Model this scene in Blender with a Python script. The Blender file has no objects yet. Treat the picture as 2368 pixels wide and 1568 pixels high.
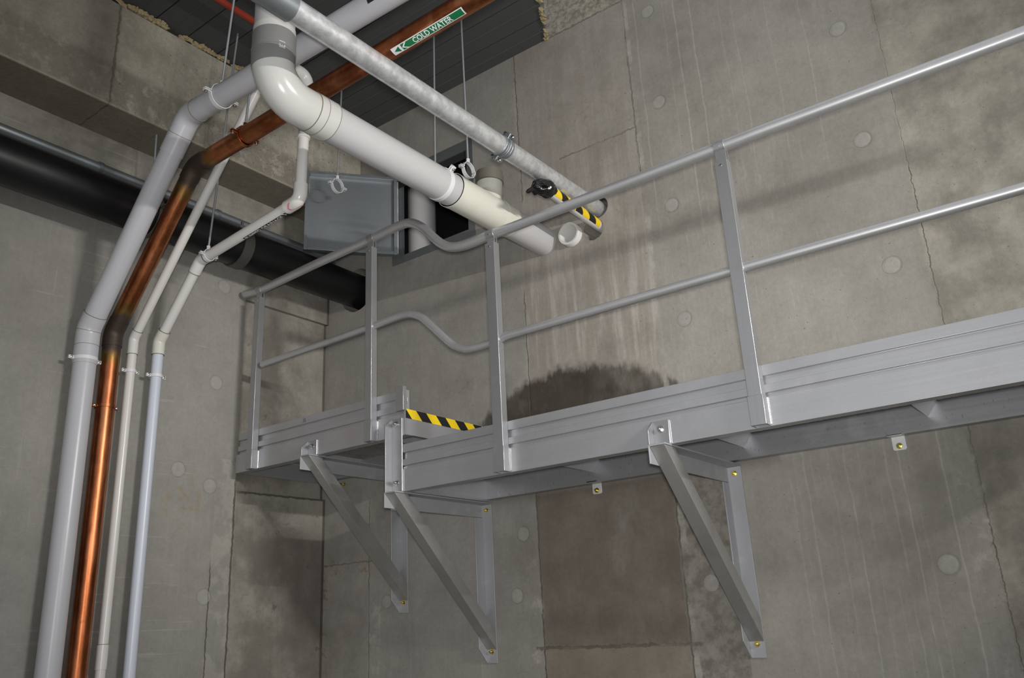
import bpy, bmesh, math, random
from mathutils import Vector, Matrix
random.seed(7)
S = bpy.context.scene
COL = S.collection
PI = math.pi
LIFT = 1.6          # everything is laid out with the lens at the origin, then raised above the floor

# ------------------------------------------------------------------ camera frame
F = 1938.994
W, H = 2368, 1568
R0 = Vector((0.79879246, 0.59954534, -0.04975932))
R1 = Vector((-0.23022439, 0.22822177, -0.94599765))
R2 = Vector((-0.55581233, 0.7671116, 0.32033179))
def ray(px, py): return R0*((px-W/2)/F) + R1*((py-H/2)/F) + R2
def onx(px, py, v): d = ray(px, py); return d*(v/d.x)
def ony(px, py, v): d = ray(px, py); return d*(v/d.y)
def onz(px, py, v): d = ray(px, py); return d*(v/d.z)
YW, XL = 3.57, -4.10            # faces of the two walls
YR = 2.87                       # plane of the rails

# ------------------------------------------------------------------ node helper
class E:
    """a socket with arithmetic"""
    def __init__(s, nt, sock): s.nt, s.s = nt, sock
    def _m(s, op, *a, clamp=False):
        n = s.nt.nodes.new('ShaderNodeMath'); n.operation = op; n.use_clamp = clamp
        for i, v in enumerate((s,)+a):
            if isinstance(v, E): s.nt.links.new(v.s, n.inputs[i])
            else: n.inputs[i].default_value = v
        return E(s.nt, n.outputs[0])
    def __add__(s, o): return s._m('ADD', o)
    __radd__ = __add__
    def __mul__(s, o): return s._m('MULTIPLY', o)
    __rmul__ = __mul__
    def __sub__(s, o): return s._m('SUBTRACT', o)
    def __rsub__(s, o): return (s*-1.0)+o
    def __truediv__(s, o): return s._m('DIVIDE', o)
    def abs(s): return s._m('ABSOLUTE')
    def min(s, o): return s._m('MINIMUM', o)
    def max(s, o): return s._m('MAXIMUM', o)
    def pow(s, o): return s._m('POWER', o)
    def step(s, a, b):
        """smooth 0..1 as s runs a..b (a may exceed b)"""
        n = s.nt.nodes.new('ShaderNodeMapRange'); n.interpolation_type = 'SMOOTHSTEP'
        s.nt.links.new(s.s, n.inputs[0])
        if a <= b: n.inputs[1].default_value, n.inputs[2].default_value = a, b; n.inputs[3].default_value, n.inputs[4].default_value = 0, 1
        else: n.inputs[1].default_value, n.inputs[2].default_value = b, a; n.inputs[3].default_value, n.inputs[4].default_value = 1, 0
        return E(s.nt, n.outputs[0])
    def band(s, c, w, soft): return (s-c).abs().step(w+soft, w) if not isinstance(c, E) else (s-c).abs().step(w+soft, w)
    def rng(s, a, b, soft): return s.step(a-soft, a+soft)*s.step(b+soft, b-soft)

class MatB:
    def __init__(m, name, coord='Object'):
        m.mat = bpy.data.materials.new(name); m.mat.use_nodes = True
        m.nt = m.mat.node_tree; m.nt.nodes.clear()
        m.out = m.nt.nodes.new('ShaderNodeOutputMaterial')
        m.b = m.nt.nodes.new('ShaderNodeBsdfPrincipled')
        m.nt.links.new(m.b.outputs[0], m.out.inputs[0])
        tc = m.nt.nodes.new('ShaderNodeTexCoord'); m.co = tc.outputs[coord]
        sp = m.nt.nodes.new('ShaderNodeSeparateXYZ'); m.nt.links.new(m.co, sp.inputs[0])
        m.x, m.y, m.z = (E(m.nt, sp.outputs[i]) for i in range(3))
    def noise(m, scale, detail=4, rough=.55, stretch=(1,1,1), off=(0,0,0), rot=(0,0,0)):
        mp = m.nt.nodes.new('ShaderNodeMapping'); m.nt.links.new(m.co, mp.inputs[0])
        mp.inputs['Scale'].default_value = stretch; mp.inputs['Location'].default_value = off; mp.inputs['Rotation'].default_value = rot
        n = m.nt.nodes.new('ShaderNodeTexNoise'); m.nt.links.new(mp.outputs[0], n.inputs['Vector'])
        n.inputs['Scale'].default_value = scale; n.inputs['Detail'].default_value = detail; n.inputs['Roughness'].default_value = rough
        return E(m.nt, n.outputs[0])
    def dist(m, p):
        n = m.nt.nodes.new('ShaderNodeVectorMath'); n.operation = 'DISTANCE'
        m.nt.links.new(m.co, n.inputs[0]); n.inputs[1].default_value = p
        return E(m.nt, n.outputs['Value'])
    def color(m, c):
        n = m.nt.nodes.new('ShaderNodeRGB'); n.outputs[0].default_value = (*c, 1); return n.outputs[0]
    def mix(m, f, a, b, mode='MIX'):
        n = m.nt.nodes.new('ShaderNodeMix'); n.data_type = 'RGBA'; n.blend_type = mode
        if isinstance(f, E): m.nt.links.new(f.s, n.inputs[0])
        else: n.inputs[0].default_value = f
        for i, v in ((6, a), (7, b)):
            if isinstance(v, tuple): n.inputs[i].default_value = (*v, 1)
            else: m.nt.links.new(v, n.inputs[i])
        return n.outputs[2]
    def scale(m, col, f):
        n = m.nt.nodes.new('ShaderNodeVectorMath'); n.operation = 'SCALE'
        m.nt.links.new(col, n.inputs[0])
        if isinstance(f, E): m.nt.links.new(f.s, n.inputs['Scale'])
        else: n.inputs['Scale'].default_value = f
        return n.outputs[0]
    def set(m, col=None, rough=None, metal=None, bump=None, bs=.3, bd=.01, spec=None):
        if col is not None:
            if isinstance(col, tuple): m.b.inputs['Base Color'].default_value = (*col, 1)
            else: m.nt.links.new(col, m.b.inputs['Base Color'])
        for k, v in (('Roughness', rough), ('Metallic', metal), ('Specular IOR Level', spec)):
            if v is None: continue
            if isinstance(v, E): m.nt.links.new(v.s, m.b.inputs[k])
            else: m.b.inputs[k].default_value = v
        if bump is not None:
            n = m.nt.nodes.new('ShaderNodeBump'); n.inputs['Strength'].default_value = bs; n.inputs['Distance'].default_value = bd
            m.nt.links.new(bump.s, n.inputs['Height']); m.nt.links.new(n.outputs[0], m.b.inputs['Normal'])
        return m.mat

def ramp_lines(m, coord, lo, hi, items, width):
    """a spike of height h at each (position, h) along coord, through colour ramps"""
    tot = None
    for k in range(0, len(items), 9):
        part = sorted(items[k:k+9])
        n = m.nt.nodes.new('ShaderNodeValToRGB'); cr = n.color_ramp
        t = (coord-lo)*(1/(hi-lo)); m.nt.links.new(t.s, n.inputs[0])
        w = width/(hi-lo)
        stops = [(0, 0)]
        for p, h in part:
            q = (p-lo)/(hi-lo); stops += [(q-w, 0), (q, h), (q+w, 0)]
        while len(cr.elements) < len(stops): cr.elements.new(0.5)
        for e, (p, h) in zip(cr.elements, stops):
            e.position = min(max(p, 0), 1); e.color = (h, h, h, 1)
        e = E(m.nt, n.outputs[0])
        tot = e if tot is None else tot.max(e)
    return tot

# ------------------------------------------------------------------ materials
def concrete_back():
    m = MatB('concrete_back'); x, z = m.x, m.z
    big = m.noise(.9, 5, .6, off=(3, 0, 1)); mid = m.noise(5, 6, .62); fine = m.noise(55, 4, .6); grain = m.noise(230, 2, .5)
    streak = m.noise(6, 5, .6, stretch=(4.5, 1, .35)); wob = (m.noise(3.2, 4, .6, off=(9, 2, 5))-.5); wobf = (m.noise(26, 3, .6)-.5)
    scr = m.noise(14, 4, .65, stretch=(5, 1, .5), rot=(0, math.radians(52), 0))
    c = m.mix(big.step(.3, .7), (.250, .236, .207), (.318, .304, .272))
    # cast regions, each with its own concrete
    xr = x + wobf*.03 + wob*.03
    right = xr.step(-.482, -.466)
    rough = m.mix(mid.step(.32, .68), (.215, .203, .172), (.325, .305, .258))
    c = m.mix(right, c, rough)
    midp = (x+wobf*.012).rng(-2.487, -1.708, .004)
    low = (z+wobf*.01).step(.64, .60)
    c = m.mix(midp*(1-low)*.75, c, m.mix(streak.step(.35, .7), (.272, .240, .205), (.345, .318, .285)))
    brown = m.mix(mid.step(.3, .75), (.135, .113, .088), (.172, .147, .118))
    c = m.mix((x+wobf*.02).rng(-2.49, -1.715, .008)*low*.93, c, brown)
    c = m.mix((x+wob*.06).rng(-2.80, -2.47, .03)*(z+wob*.3).step(.55, .4)*.5, c, (.17, .155, .13))
    c = m.mix(midp*z.step(-.112, -.124)*.55, c, (.245, .208, .160))
    strip = (x+wobf*.012).rng(-1.712, -1.452, .004)*low
    c = m.mix(strip*.85, c, m.mix(m.noise(16, 6, .7).step(.36, .62), (.140, .125, .103), (.262, .245, .215)))
    lft = (x+wobf*.012).step(-2.486, -2.494)
    c = m.mix(lft*.5, c, (.285, .275, .252))
    c = m.mix((x+wobf*.01).step(-3.700, -3.712)*low*.45, c, m.mix(mid.step(.35, .65), (.215, .200, .175), (.30, .28, .25)))
    top = (z+wobf*.02).step(3.285, 3.305)*x.rng(-2.3, -1.705, .005)
    c = m.mix(top, c, m.mix(m.noise(30, 5, .7).step(.38, .6), (.19, .17, .13), (.37, .345, .285)))
    c = m.mix((x+wobf*.012).rng(-2.46, -1.705, .004)*z.rng(2.47, 3.3, .01)*.5, c, (.31, .285, .25))
    # white bloom and scrubbed streaks above the damp patch
    bloom = streak.step(.5, .68)*x.rng(-2.75, -1.55, .12)*z.rng(1.2, 1.75, .22)
    c = m.mix(bloom*.55, c, (.45, .42, .38))
    c = m.mix(scr.step(.56, .72)*x.rng(-1.95, -.9, .25)*z.rng(.95, 2.35, .3)*.40, c, (.45, .43, .39))
    # drips of lime
    xd = x + (m.noise(2.2, 3, .6, stretch=(.6, 1, 1.2))-.5)*.035 + (m.noise(14, 2, .5, stretch=(.5, 1, 1))-.5)*.006
    items = [(-1.165,.55),(-1.136,.8),(-1.10,.7),(-1.066,.55),(-1.021,.9),(-.996,.4),(-.95,.55),(-.931,.9),(-.874,.75),(-.823,.8),(-.777,.7),(-.728,.95),(-.581,1),(-.555,.5),(-.69,.35)]
    dl = ramp_lines(m, xd, -1.8, -.4, items, .0030)*z.step(.66, .60)*m.noise(3, 2, .5, stretch=(8, 1, 1)).step(.3, .45)
    items2 = [(-1.631,.8),(-1.462,.5),(-1.401,1),(-1.313,.9),(-1.162,.9),(-1.096,.8),(-.93,.4),(-.771,.7),(-.693,.6),(-1.23,.3)]
    dl2 = ramp_lines(m, xd, -1.8, -.4, items2, .0030)*(z+wob*.8).step(1.7, 2.2)
    c = m.mix((dl.max(dl2))*.5, c, (.50, .48, .44))
    items3 = [(-3.38,.6),(-3.33,.4),(-2.88,.6),(-2.83,.4),(-3.45,.4)]
    c = m.mix(ramp_lines(m, xd, -3.7, -2.6, items3, .005)*z.step(.15, .0)*.45, c, (.43, .41, .37))
    # damp patch
    edge = 1.275-(x+2.25)*(x+2.25)*.56
    damp = (edge-z+(streak-.5)*.12+(mid-.5)*.12+wobf*.05).step(-.006, .06)*z.step(.55, .7)*(x+wob*.2).step(-3.15, -2.65)
    c = m.mix(damp*.9, c, m.mix(mid.step(.3, .7), (.020, .016, .010), (.040, .032, .021)))
    # form joints
    jw = wobf*.022
    def vj(x0, z0, z1, w=.0018, s=.003): return (x+jw).band(x0, w, s)*z.rng(z0, z1, .01)
    def hj(z0, x0, x1, w=.0018, s=.003): return (z+jw*1.3).band(z0, w, s)*x.rng(x0, x1, .01)
    j = vj(-2.488, -2, 1.75).max(vj(-1.711, -2, .62, .003)).max(vj(-1.703, 2.2, 5, .003)).max(vj(-3.706, -2, .75)).max(hj(.385, -4.2, -3.65)).max(hj(-.125, -2.54, -1.66, .004, .006)).max(hj(2.472, -2.2, -1.70, .003)).max(vj(-2.463, 2.3, 3.3, .0025)).max(vj(-.466, -2, 1.75, .001, .0025).max(vj(-.466, 1.75, 5, .0005, .002)*.45)).max(hj(3.298, -2.22, -1.70, .003))
    c = m.mix(j*mid.step(.25, .6)*.65, c, (.062, .052, .040))
    pale = vj(-1.69, -2, 3.3, .011, .008)*mid.step(.45, .62)
    pale = pale.max(((x+wob*.12).band(-.495, .03, .03))*(m.noise(9, 5, .7)).step(.5, .64)*z.step(.75, .55))
    pale = pale.max(((x+wob*.1).band(-2.53, .03, .03))*(m.noise(9, 5, .7)).step(.52, .64)*z.step(.35, .2))
    pale = pale.max(((x+wob*.08).band(-3.66, .035, .02))*(m.noise(9, 5, .7)).step(.50, .64)*z.step(.3, .2))
    c = m.mix(pale*.6, c, (.42, .40, .36))
    # rust
    rust = (m.dist((-4.03, YW, .35)).step(.11, .03)).max(m.dist((-3.74, YW, .37)).step(.09, .02)).max(m.dist((-2.95, YW, 1.31)).step(.10, .02)*.6).max((x+wobf*.05).band(-4.085, .012, .03)*z.step(.4, .3)).max(m.dist((.02, YW, 2.15)).step(.08, .02)*.8).max(m.dist((-2.02, YW, 2.7)).step(.12, .03)*.45)
    c = m.mix(rust*m.noise(28, 5, .7).step(.5, .64)*.8, c, (.20, .105, .035))
    stain = m.noise(2.3, 5, .65, off=(1, 5, 2)).step(.52, .72)
    c = m.mix(m.noise(1.5, 6, .7, off=(6, 1, 8), stretch=(1.6, 1, .8)).step(.48, .75)*.35, c, (.40, .385, .35))
    c = m.mix(stain*.35, c, (.17, .155, .128))
    c = m.mix(m.noise(10, 6, .7, off=(4, 4, 4)).step(.62, .70)*right*z.step(.9, .4)*.8, c, (.085, .075, .055))
    # patched tie holes
    d = None
    for px, pz in ((-1.553,3.141),(-.626,2.538),(-1.552,2.56),(-.62,1.944),(-1.551,1.953),(-1.559,1.342),(-.609,1.336),(-.632,.126),(-1.583,.122),(-2.639,.128),(-3.562,.15),(-2.58,.43)):
        k = ((x-px)*(x-px)+(z-pz)*(z-pz)).pow(.5)
        d = k if d is None else d.min(k)
    d = d+wobf*.006
    ring = d.band(.036, .003, .006)
    c = m.mix(ring*.28, c, (.15, .135, .11))
    c = m.mix(d.step(.036, .0335)*.62, c, (.35, .343, .32))
    pits = m.noise(75, 2, .5, off=(7, 7, 7)).step(.72, .76)
    c = m.mix(pits*.6, c, (.10, .085, .07))
    blot = m.noise(2.6, 7, .72, off=(2, 8, 3)); blot2 = m.noise(11, 6, .7, off=(5, 2, 2)); vert = m.noise(30, 4, .65, stretch=(1.6, 1, .09))
    c = m.scale(c, .74 + fine*.30 + grain*.20 + (mid-.5)*.26 + (blot-.5)*.42 + (blot2-.5)*.22 + (vert-.5)*.16)
    hgt = mid*.5+fine*.35+grain*.3-j*2.2-ring*.3
    return m.set(c, (.86-damp*.36), 0, hgt, .35, .006)

def concrete_side():
    m = MatB('concrete_side'); y, z = m.y, m.z
    big = m.noise(.9, 5, .6, off=(1, 4, 2)); mid = m.noise(5, 6, .62); fine = m.noise(55, 4, .6); grain = m.noise(230, 2, .5)
    wob = (m.noise(3.2, 4, .6, off=(9, 2, 5))-.5); wobf = (m.noise(26, 3, .6)-.5)
    c = m.mix(big.step(.3, .7), (.248, .238, .214), (.310, .300, .274))
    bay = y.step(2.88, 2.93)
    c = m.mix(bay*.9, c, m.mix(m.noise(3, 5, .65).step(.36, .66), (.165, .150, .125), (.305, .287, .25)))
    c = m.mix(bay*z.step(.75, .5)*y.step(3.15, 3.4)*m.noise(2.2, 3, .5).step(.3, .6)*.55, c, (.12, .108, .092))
    c = m.mix((z+wob*.1).step(2.1, 2.3)*.8, c, m.mix(mid.step(.3, .7), (.20, .185, .155), (.33, .31, .265)))
    # smears of plaster along the joint
    pl = (y+wob*.08).rng(2.775, 2.90, .012)*m.noise(7, 5, .65).step(.46, .54)*(z).step(1.05, .95)
    c = m.mix(pl*.6, c, (.43, .405, .355))
    c = m.mix((y+wobf*.02).rng(2.76, 2.89, .01)*z.step(1.0, .9)*.4, c, (.24, .232, .215))
    lines = (m.noise(60, 2, .5, stretch=(1, .03, 1))).step(.63, .67)*m.noise(2, 3).step(.45, .6)*y.step(2.75, 2.6)
    c = m.mix(lines*.4, c, (.42, .41, .38))
    c = m.mix(m.noise(40, 2, .5, stretch=(1, 1, .04)).step(.66, .70)*y.step(2.75, 2.6)*.25, c, (.40, .39, .36))
    j = (y+wobf*.02).band(2.905, .003, .004)*z.step(.9, .8)
    j = j.max((y+wobf*.02).band(2.777, .002, .003)*z.step(.45, .3)).max((z+wobf*.02).band(.785, .004, .005)*y.step(2.9, 2.95)).max(y.band(3.565, .006, .012))
    c = m.mix(j*.8, c, (.055, .047, .038))
    scrib = m.noise(9, 3, .6, stretch=(1, .6, 3.5), off=(2, 3, 8)).band(.5, .006, .004)*y.rng(2.95, 3.4, .1)*z.rng(.15, .7, .1)*m.noise(3, 2).step(.5, .6)
    c = m.mix(scrib*.6, c, (.07, .063, .055))
    d = None
    for py, pz in ((2.752,1.993),(2.739,1.393),(2.542,.871),(2.741,.799),(2.748,.213)):
        k = ((y-py)*(y-py)+(z-pz)*(z-pz)).pow(.5)
        d = k if d is None else d.min(k)
    d = d+wobf*.006
    c = m.mix(d.band(.040, .003, .006)*.25, c, (.15, .135, .11))
    c = m.mix(d.step(.040, .0375)*.6, c, (.36, .35, .325))
    c = m.mix(m.noise(12, 4, .6, off=(3, 3, 1)).step(.66, .71)*bay*.6, c, (.085, .075, .06))
    c = m.mix((m.dist((XL, 2.58, .70)).step(.2, .05))*m.noise(20, 4).step(.52, .62)*.5, c, (.28, .215, .11))
    blot = m.noise(2.4, 7, .72, off=(2, 8, 3)); blot2 = m.noise(11, 6, .7, off=(5, 2, 2)); vert = m.noise(30, 4, .65, stretch=(1, 1.6, .09))
    c = m.scale(c, .74 + fine*.30 + grain*.20 + (mid-.5)*.20 + (blot-.5)*.36 + (blot2-.5)*.20 + (vert-.5)*.14)
    return m.set(c, .86, 0, mid*.5+fine*.35+grain*.3-j*2, .35, .006)

def concrete_beam():
    m = MatB('concrete_beam'); y, z = m.y, m.z
    mid = m.noise(4, 6, .65); fine = m.noise(45, 5, .65); pit = m.noise(60, 3, .6, off=(5, 1, 1)); wobf = m.noise(20, 3, .6)-.5
    c = m.mix(mid.step(.3, .7), (.29, .268, .215), (.42, .39, .325))
    rough = (z+wobf*.02-(y-1.8)*-.02).step(2.92, 2.86)*(m.noise(16, 5, .7)).step(.34, .52)
    c = m.mix(rough*.75, c, (.175, .158, .125))
    c = m.mix(pit.step(.62, .70)*y.step(1.9, 2.6)*.9, c, (.075, .062, .045))
    c = m.mix(pit.step(.70, .74)*.8, c, (.06, .05, .04))
    j = (y+wobf*.03).band(1.805, .0025, .006)
    c = m.mix(j*.75, c, (.095, .085, .065))
    c = m.mix(y.step(1.83, 1.79)*.45, c, (.17, .16, .135))  # darker pour before the joint, with the falloff of light painted in
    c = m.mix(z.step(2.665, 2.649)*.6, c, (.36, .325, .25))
    c = m.mix(z.step(2.6485, 2.6475)*.75, c, (.155, .14, .11))  # downward face darkened, its shade painted into the colour
    c = m.scale(c, .55+fine*.5+m.noise(14, 6, .72, off=(1, 2, 3))*.46)
    return m.set(c, .9, 0, mid*.6+fine*.6-j*2-pit.step(.62, .72)*.5, .5, .008)

def plain(name, col, rough=.6, metal=0, var=.12, scale=8, bump=0, spec=None):
    m = MatB(name); n = m.noise(scale, 5, .6); f = m.noise(scale*12, 3, .6)
    c = m.scale(m.color(col), (1-var)+n*var*1.2+f*var*.8)
    return m.set(c, rough, metal, (n*.4+f) if bump else None, bump, .003, spec)

def aluminium(name, axis, base=(.47, .475, .495), dirt=0.25, rough=.34, stains=False, metal=.62):
    m = MatB(name); st = [30, 30, 30]; st[axis] = .5
    g = m.noise(4, 4, .6, stretch=tuple(st)); b = m.noise(3.5, 5, .65); sp = m.noise(60, 4, .7); f = m.noise(260, 2, .5)
    c = m.mix(b.step(.46, .75)*dirt, base, (.29, .285, .27))
    c = m.mix(m.noise(7, 4, .6, off=(3, 1, 4)).step(.56, .70)*.35, c, (.56, .56, .57))
    c = m.mix(sp.step(.66, .72)*dirt*1.2, c, (.16, .14, .12))
    if stains:
        vs = m.noise(7, 4, .6, stretch=(3.2, 1, .25))
        c = m.mix(stain_at(m)*vs.step(.40, .54)*.9, c, (.085, .065, .045))
        c = m.mix(m.noise(50, 3, .6, stretch=(2, 1, .6)).step(.62, .7)*.6, c, (.12, .10, .08))
    c = m.scale(c, .88+g*.12+f*.14)
    r = (g-.5)*.08+rough+(b-.5)*.14
    me = metal-sp.step(.62, .75)*.3
    if stains: me = me - stain_at(m)*.55
    return m.set(c, r, me)
def stain_at(m): return m.x.rng(-1.26, -.36, .08)

def galvanised(name, base=(.78, .795, .81), rough=.40):
    m = MatB(name); sp = m.noise(26, 3, .7); b = m.noise(5, 5, .65); w = m.noise(9, 5, .7, stretch=(2, .5, 2))
    c = m.mix(sp.step(.35, .65), tuple(v*.82 for v in base), tuple(v*1.06 for v in base))
    c = m.mix(w.step(.56, .74)*.35, c, (.74, .74, .71))
    return m.set(c, (sp-.5)*.2+rough+(b-.5)*.2, .72, sp, .04, .002)

def copper_mat(marks):
    m = MatB('copper'); n = m.noise(6, 5, .65, stretch=(1, 3, .7)); f = m.noise(45, 4, .65); st = m.noise(18, 4, .6, stretch=(1.2, 1.2, .12))
    c = m.mix(n.step(.3, .72), (.29, .085, .030), (.56, .205, .092))
    c = m.mix(st.step(.52, .72)*.5, c, (.64, .28, .145))
    c = m.mix(m.noise(14, 5, .7).step(.60, .72)*.6, c, (.12, .055, .03))
    d = None
    for p in marks:
        k = m.dist(p); d = k if d is None else d.min(k)
    d = d+(n-.5)*.12
    c = m.mix(d.step(.215, .16)*.7, c, (.30, .20, .055))
    c = m.mix(d.step(.165, .10)*.93, c, (.050, .040, .038))
    return m.set(c, (n-.5)*.25+.36+d.step(.165, .1)*.22, 1.0-d.step(.165, .1)*.45, f*.5+n, .06, .002)

def hazard(name, axis_a, axis_b, pitch=.07, slope=1.0, ph=0):
    m = MatB(name); a = (m.x, m.y, m.z)[axis_a]; b = (m.x, m.y, m.z)[axis_b]
    t = (a+b*slope)*(1/pitch)+ph; fr = t._m('FRACT')
    c = m.mix(fr.step(.485, .515), (.012, .012, .013), (.80, .56, .012))
    return m.set(c, .45)

def deck_mat():
    m = MatB('deck_underside'); n = m.noise(5, 4); w = m.nt.nodes.new('ShaderNodeTexVoronoi'); w.inputs['Scale'].default_value = 34
    m.nt.links.new(m.co, w.inputs['Vector']); v = E(m.nt, w.outputs['Distance'])
    c = m.mix(v.step(.20, .12), (.50, .49, .47), (.10, .09, .08)); c = m.mix(n.step(.4, .7)*.4, c, (.23, .20, .16))
    return m.set(c, .4, .8, v, .5, .01)

M = {}
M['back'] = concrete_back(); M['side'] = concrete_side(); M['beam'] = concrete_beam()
M['floor'] = plain('concrete_floor', (.27, .26, .24), .8)
M['alu_x'] = aluminium('aluminium_long', 0); M['alu_y'] = aluminium('aluminium_across', 1, dirt=.35); M['alu_z'] = aluminium('aluminium_upright', 2, base=(.42, .425, .44), metal=.72); M['alu_tab'] = aluminium('aluminium_tab', 2, base=(.66, .66, .66), rough=.5, metal=.4, dirt=.15); M['alu_leg'] = aluminium('aluminium_leg', 2, base=(.40, .405, .425), rough=.5, metal=.35, dirt=.35)
M['alu_b'] = aluminium('aluminium_brace', 2, base=(.42, .415, .40), dirt=.6, rough=.42); M['alu_s'] = aluminium('aluminium_stained', 0, base=(.38, .38, .40), dirt=.4, stains=True)
M['alu_rail'] = aluminium('aluminium_rail', 0, base=(.60, .605, .62), dirt=.3, rough=.40, metal=.72)
M['galv'] = galvanised('galvanised_pipe'); M['galv_sheet'] = plain('galvanised_sheet', (.31, .335, .355), .42, .75, .10, 5); M['galv_dark'] = plain('galvanised_dark', (.24, .26, .275), .45, .7, .2, 7)
M['deckmetal'] = plain('ceiling_sheet', (.085, .087, .088), .8, .1, .14, 3, 0, .2)
M['slot'] = plain('gap_black', (.02, .02, .02), .8)
M['pvc_grey'] = plain('pvc_pale_grey', (.50, .50, .53), .30, 0, .05, 6)
M['pvc_white'] = plain('pvc_white', (.66, .65, .625), .25, 0, .05, 6)
M['pvc_horiz'] = plain('pvc_cool_white', (.50, .495, .50), .30, 0, .05, 6)
M['pvc_elbow'] = plain('pvc_elbow', (.56, .56, .535), .22, 0, .04, 6)
M['pvc_cream'] = plain('pvc_cream', (.66, .655, .575), .28, 0, .10, 12)
M['pvc_blue'] = plain('pvc_bluish', (.58, .62, .70), .30, 0, .05, 6)
M['pvc_ring'] = plain('pvc_grey_ring', (.205, .205, .20), .4, 0, .05, 6)
M['olive'] = plain('olive_cap', (.125, .12, .095), .55, 0, .12, 14)
M['clip'] = plain('clip_white', (.72, .72, .74), .4, 0, .06, 20)
M['screw'] = plain('screw_steel', (.50, .50, .50), .3, 1, .1, 30)
M['zinc_rod'] = plain('rod_zinc', (.42, .45, .47), .45, .5, .2, 60)
M['brass'] = plain('bolt_passivated', (.62, .52, .20), .28, 1, .15, 40)
M['black_pipe'] = plain('black_pipe', (.007, .0072, .008), .38, 0, .6, 5)
M['black'] = plain('black_label', (.012, .012, .012), .45)
M['white_print'] = plain('white_print', (.80, .80, .80), .5)
M['green'] = plain('green_label', (.008, .155, .060), .4)
M['red'] = plain('red_pipe', (.33, .045, .022), .45, 0, .2, 10)
M['pink'] = plain('pink_primer', (.72, .20, .22), .5, 0, .2, 20)
M['foam'] = plain('foam_tan', (.36, .29, .165), .85, 0, .35, 20, .5)
M['bag'] = plain('black_plastic', (.008, .008, .009), .22, 0, .3, 20)
M['dark'] = plain('shaft_unlit_black', (.006, .006, .006), .9)
M['weld'] = plain('weld_bead', (.72, .72, .73), .3, 1, .2, 60)
M['joint'] = plain('joint_line', (.19, .165, .12), .7)
M['dust'] = plain('clamp_grey', (.13, .125, .115), .6, .5)
M['hazard_y'] = hazard('hazard_tape', 1, 2, .146, .95, 5.797); 

# ------------------------------------------------------------------ mesh helpers
def frame_of(d, up=None):
    d = d.normalized(); a = Vector((0, 0, 1)) if up is None else up
    if abs(d.dot(a)) > .98: a = Vector((1, 0, 0))
    u = a.cross(d).normalized(); return u, d.cross(u).normalized()
def tube(bm, pts, r, seg=32, caps=True):
    pts = [Vector(p) for p in pts]; n = len(pts); rr = r if isinstance(r, (list, tuple)) else [r]*n
    tang = []
    for i in range(n):
        t = Vector((0, 0, 0))
        if i > 0: t += (pts[i]-pts[i-1]).normalized()
        if i < n-1: t += (pts[i+1]-pts[i]).normalized()
        tang.append(t.normalized())
    u, v = frame_of(tang[0]); rings = []
    for i in range(n):
        if i: 
            q = tang[i-1].rotation_difference(tang[i]); u = q @ u; v = q @ v
        rings.append([bm.verts.new(pts[i]+(u*math.cos(2*PI*k/seg)+v*math.sin(2*PI*k/seg))*rr[i]) for k in range(seg)])
    for a, b in zip(rings, rings[1:]):
        for k in range(seg): bm.faces.new((a[k], a[(k+1) % seg], b[(k+1) % seg], b[k]))
    if caps:
        bm.faces.new(list(reversed(rings[0]))); bm.faces.new(rings[-1])
    return rings
def fillet(pts, rad, n=10):
    pts = [Vector(p) for p in pts]; out = [pts[0]]
    for i in range(1, len(pts)-1):
        a, b, c = pts[i-1], pts[i], pts[i+1]; d1 = (a-b).normalized(); d2 = (c-b).normalized()
        ang = d1.angle(d2); k = min(rad/math.tan(ang/2), (a-b).length*.49, (c-b).length*.49)
        p, q = b+d1*k, b+d2*k
        rr = k*math.tan(ang/2); ctr = b+(d1+d2).normalized()*(rr/math.sin(ang/2))
        v1, v2 = p-ctr, q-ctr
        for j in range(n+1):
            t = j/n; th = v1.angle(v2)
            out.append(ctr+(v1*math.sin((1-t)*th)+v2*math.sin(t*th))/math.sin(th))
    out.append(pts[-1]); return out
def path_cut(pts, a, b):
    """the stretch of a polyline between arc lengths a and b"""
    out = []; s = 0
    for p, q in zip(pts, pts[1:]):
        L = (q-p).length
        if s+L >= a and s <= b:
            t0 = max(0, (a-s)/L); t1 = min(1, (b-s)/L)
            if not out: out.append(p.lerp(q, t0))
            out.append(p.lerp(q, t1))
        s += L
    return out
def arc_at(pts, p):
    best = (1e9, 0); s = 0
    for a, b in zip(pts, pts[1:]):
        d = b-a; L = d.length
        if L < 1e-9: continue
        t = min(1, max(0, (p-a).dot(d)/L/L)); e = (a+d*t-p).length
        if e < best[0]: best = (e, s+t*L)
        s += L
    return best[1]
def box(bm, lo, hi):
    vs = [bm.verts.new((x, y, z)) for x in (lo[0], hi[0]) for y in (lo[1], hi[1]) for z in (lo[2], hi[2])]
    for f in ((0,1,3,2),(4,6,7,5),(0,4,5,1),(2,3,7,6),(0,2,6,4),(1,5,7,3)): bm.faces.new([vs[i] for i in f])
def extrude_poly(bm, poly, off):
    """closed polygon of 3-D points swept by a vector"""
    off = Vector(off); a = [bm.verts.new(p) for p in poly]; b = [bm.verts.new(Vector(p)+off) for p in poly]
    bm.faces.new(list(reversed(a))); bm.faces.new(b)
    for i in range(len(a)): j = (i+1) % len(a); bm.faces.new((a[i], a[j], b[j], b[i]))
def lbar(bm, a, b, u, v, w=.069, t=.006, cut0=0, cut1=0):
    """angle section from a to b: one leg along u, one along v"""
    a, b, u, v = Vector(a), Vector(b), Vector(u).normalized(), Vector(v).normalized()
    poly = [a, a+u*w, a+u*w+v*t, a+u*t+v*t, a+u*t+v*w, a+v*w]
    extrude_poly(bm, poly, b-a)
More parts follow.
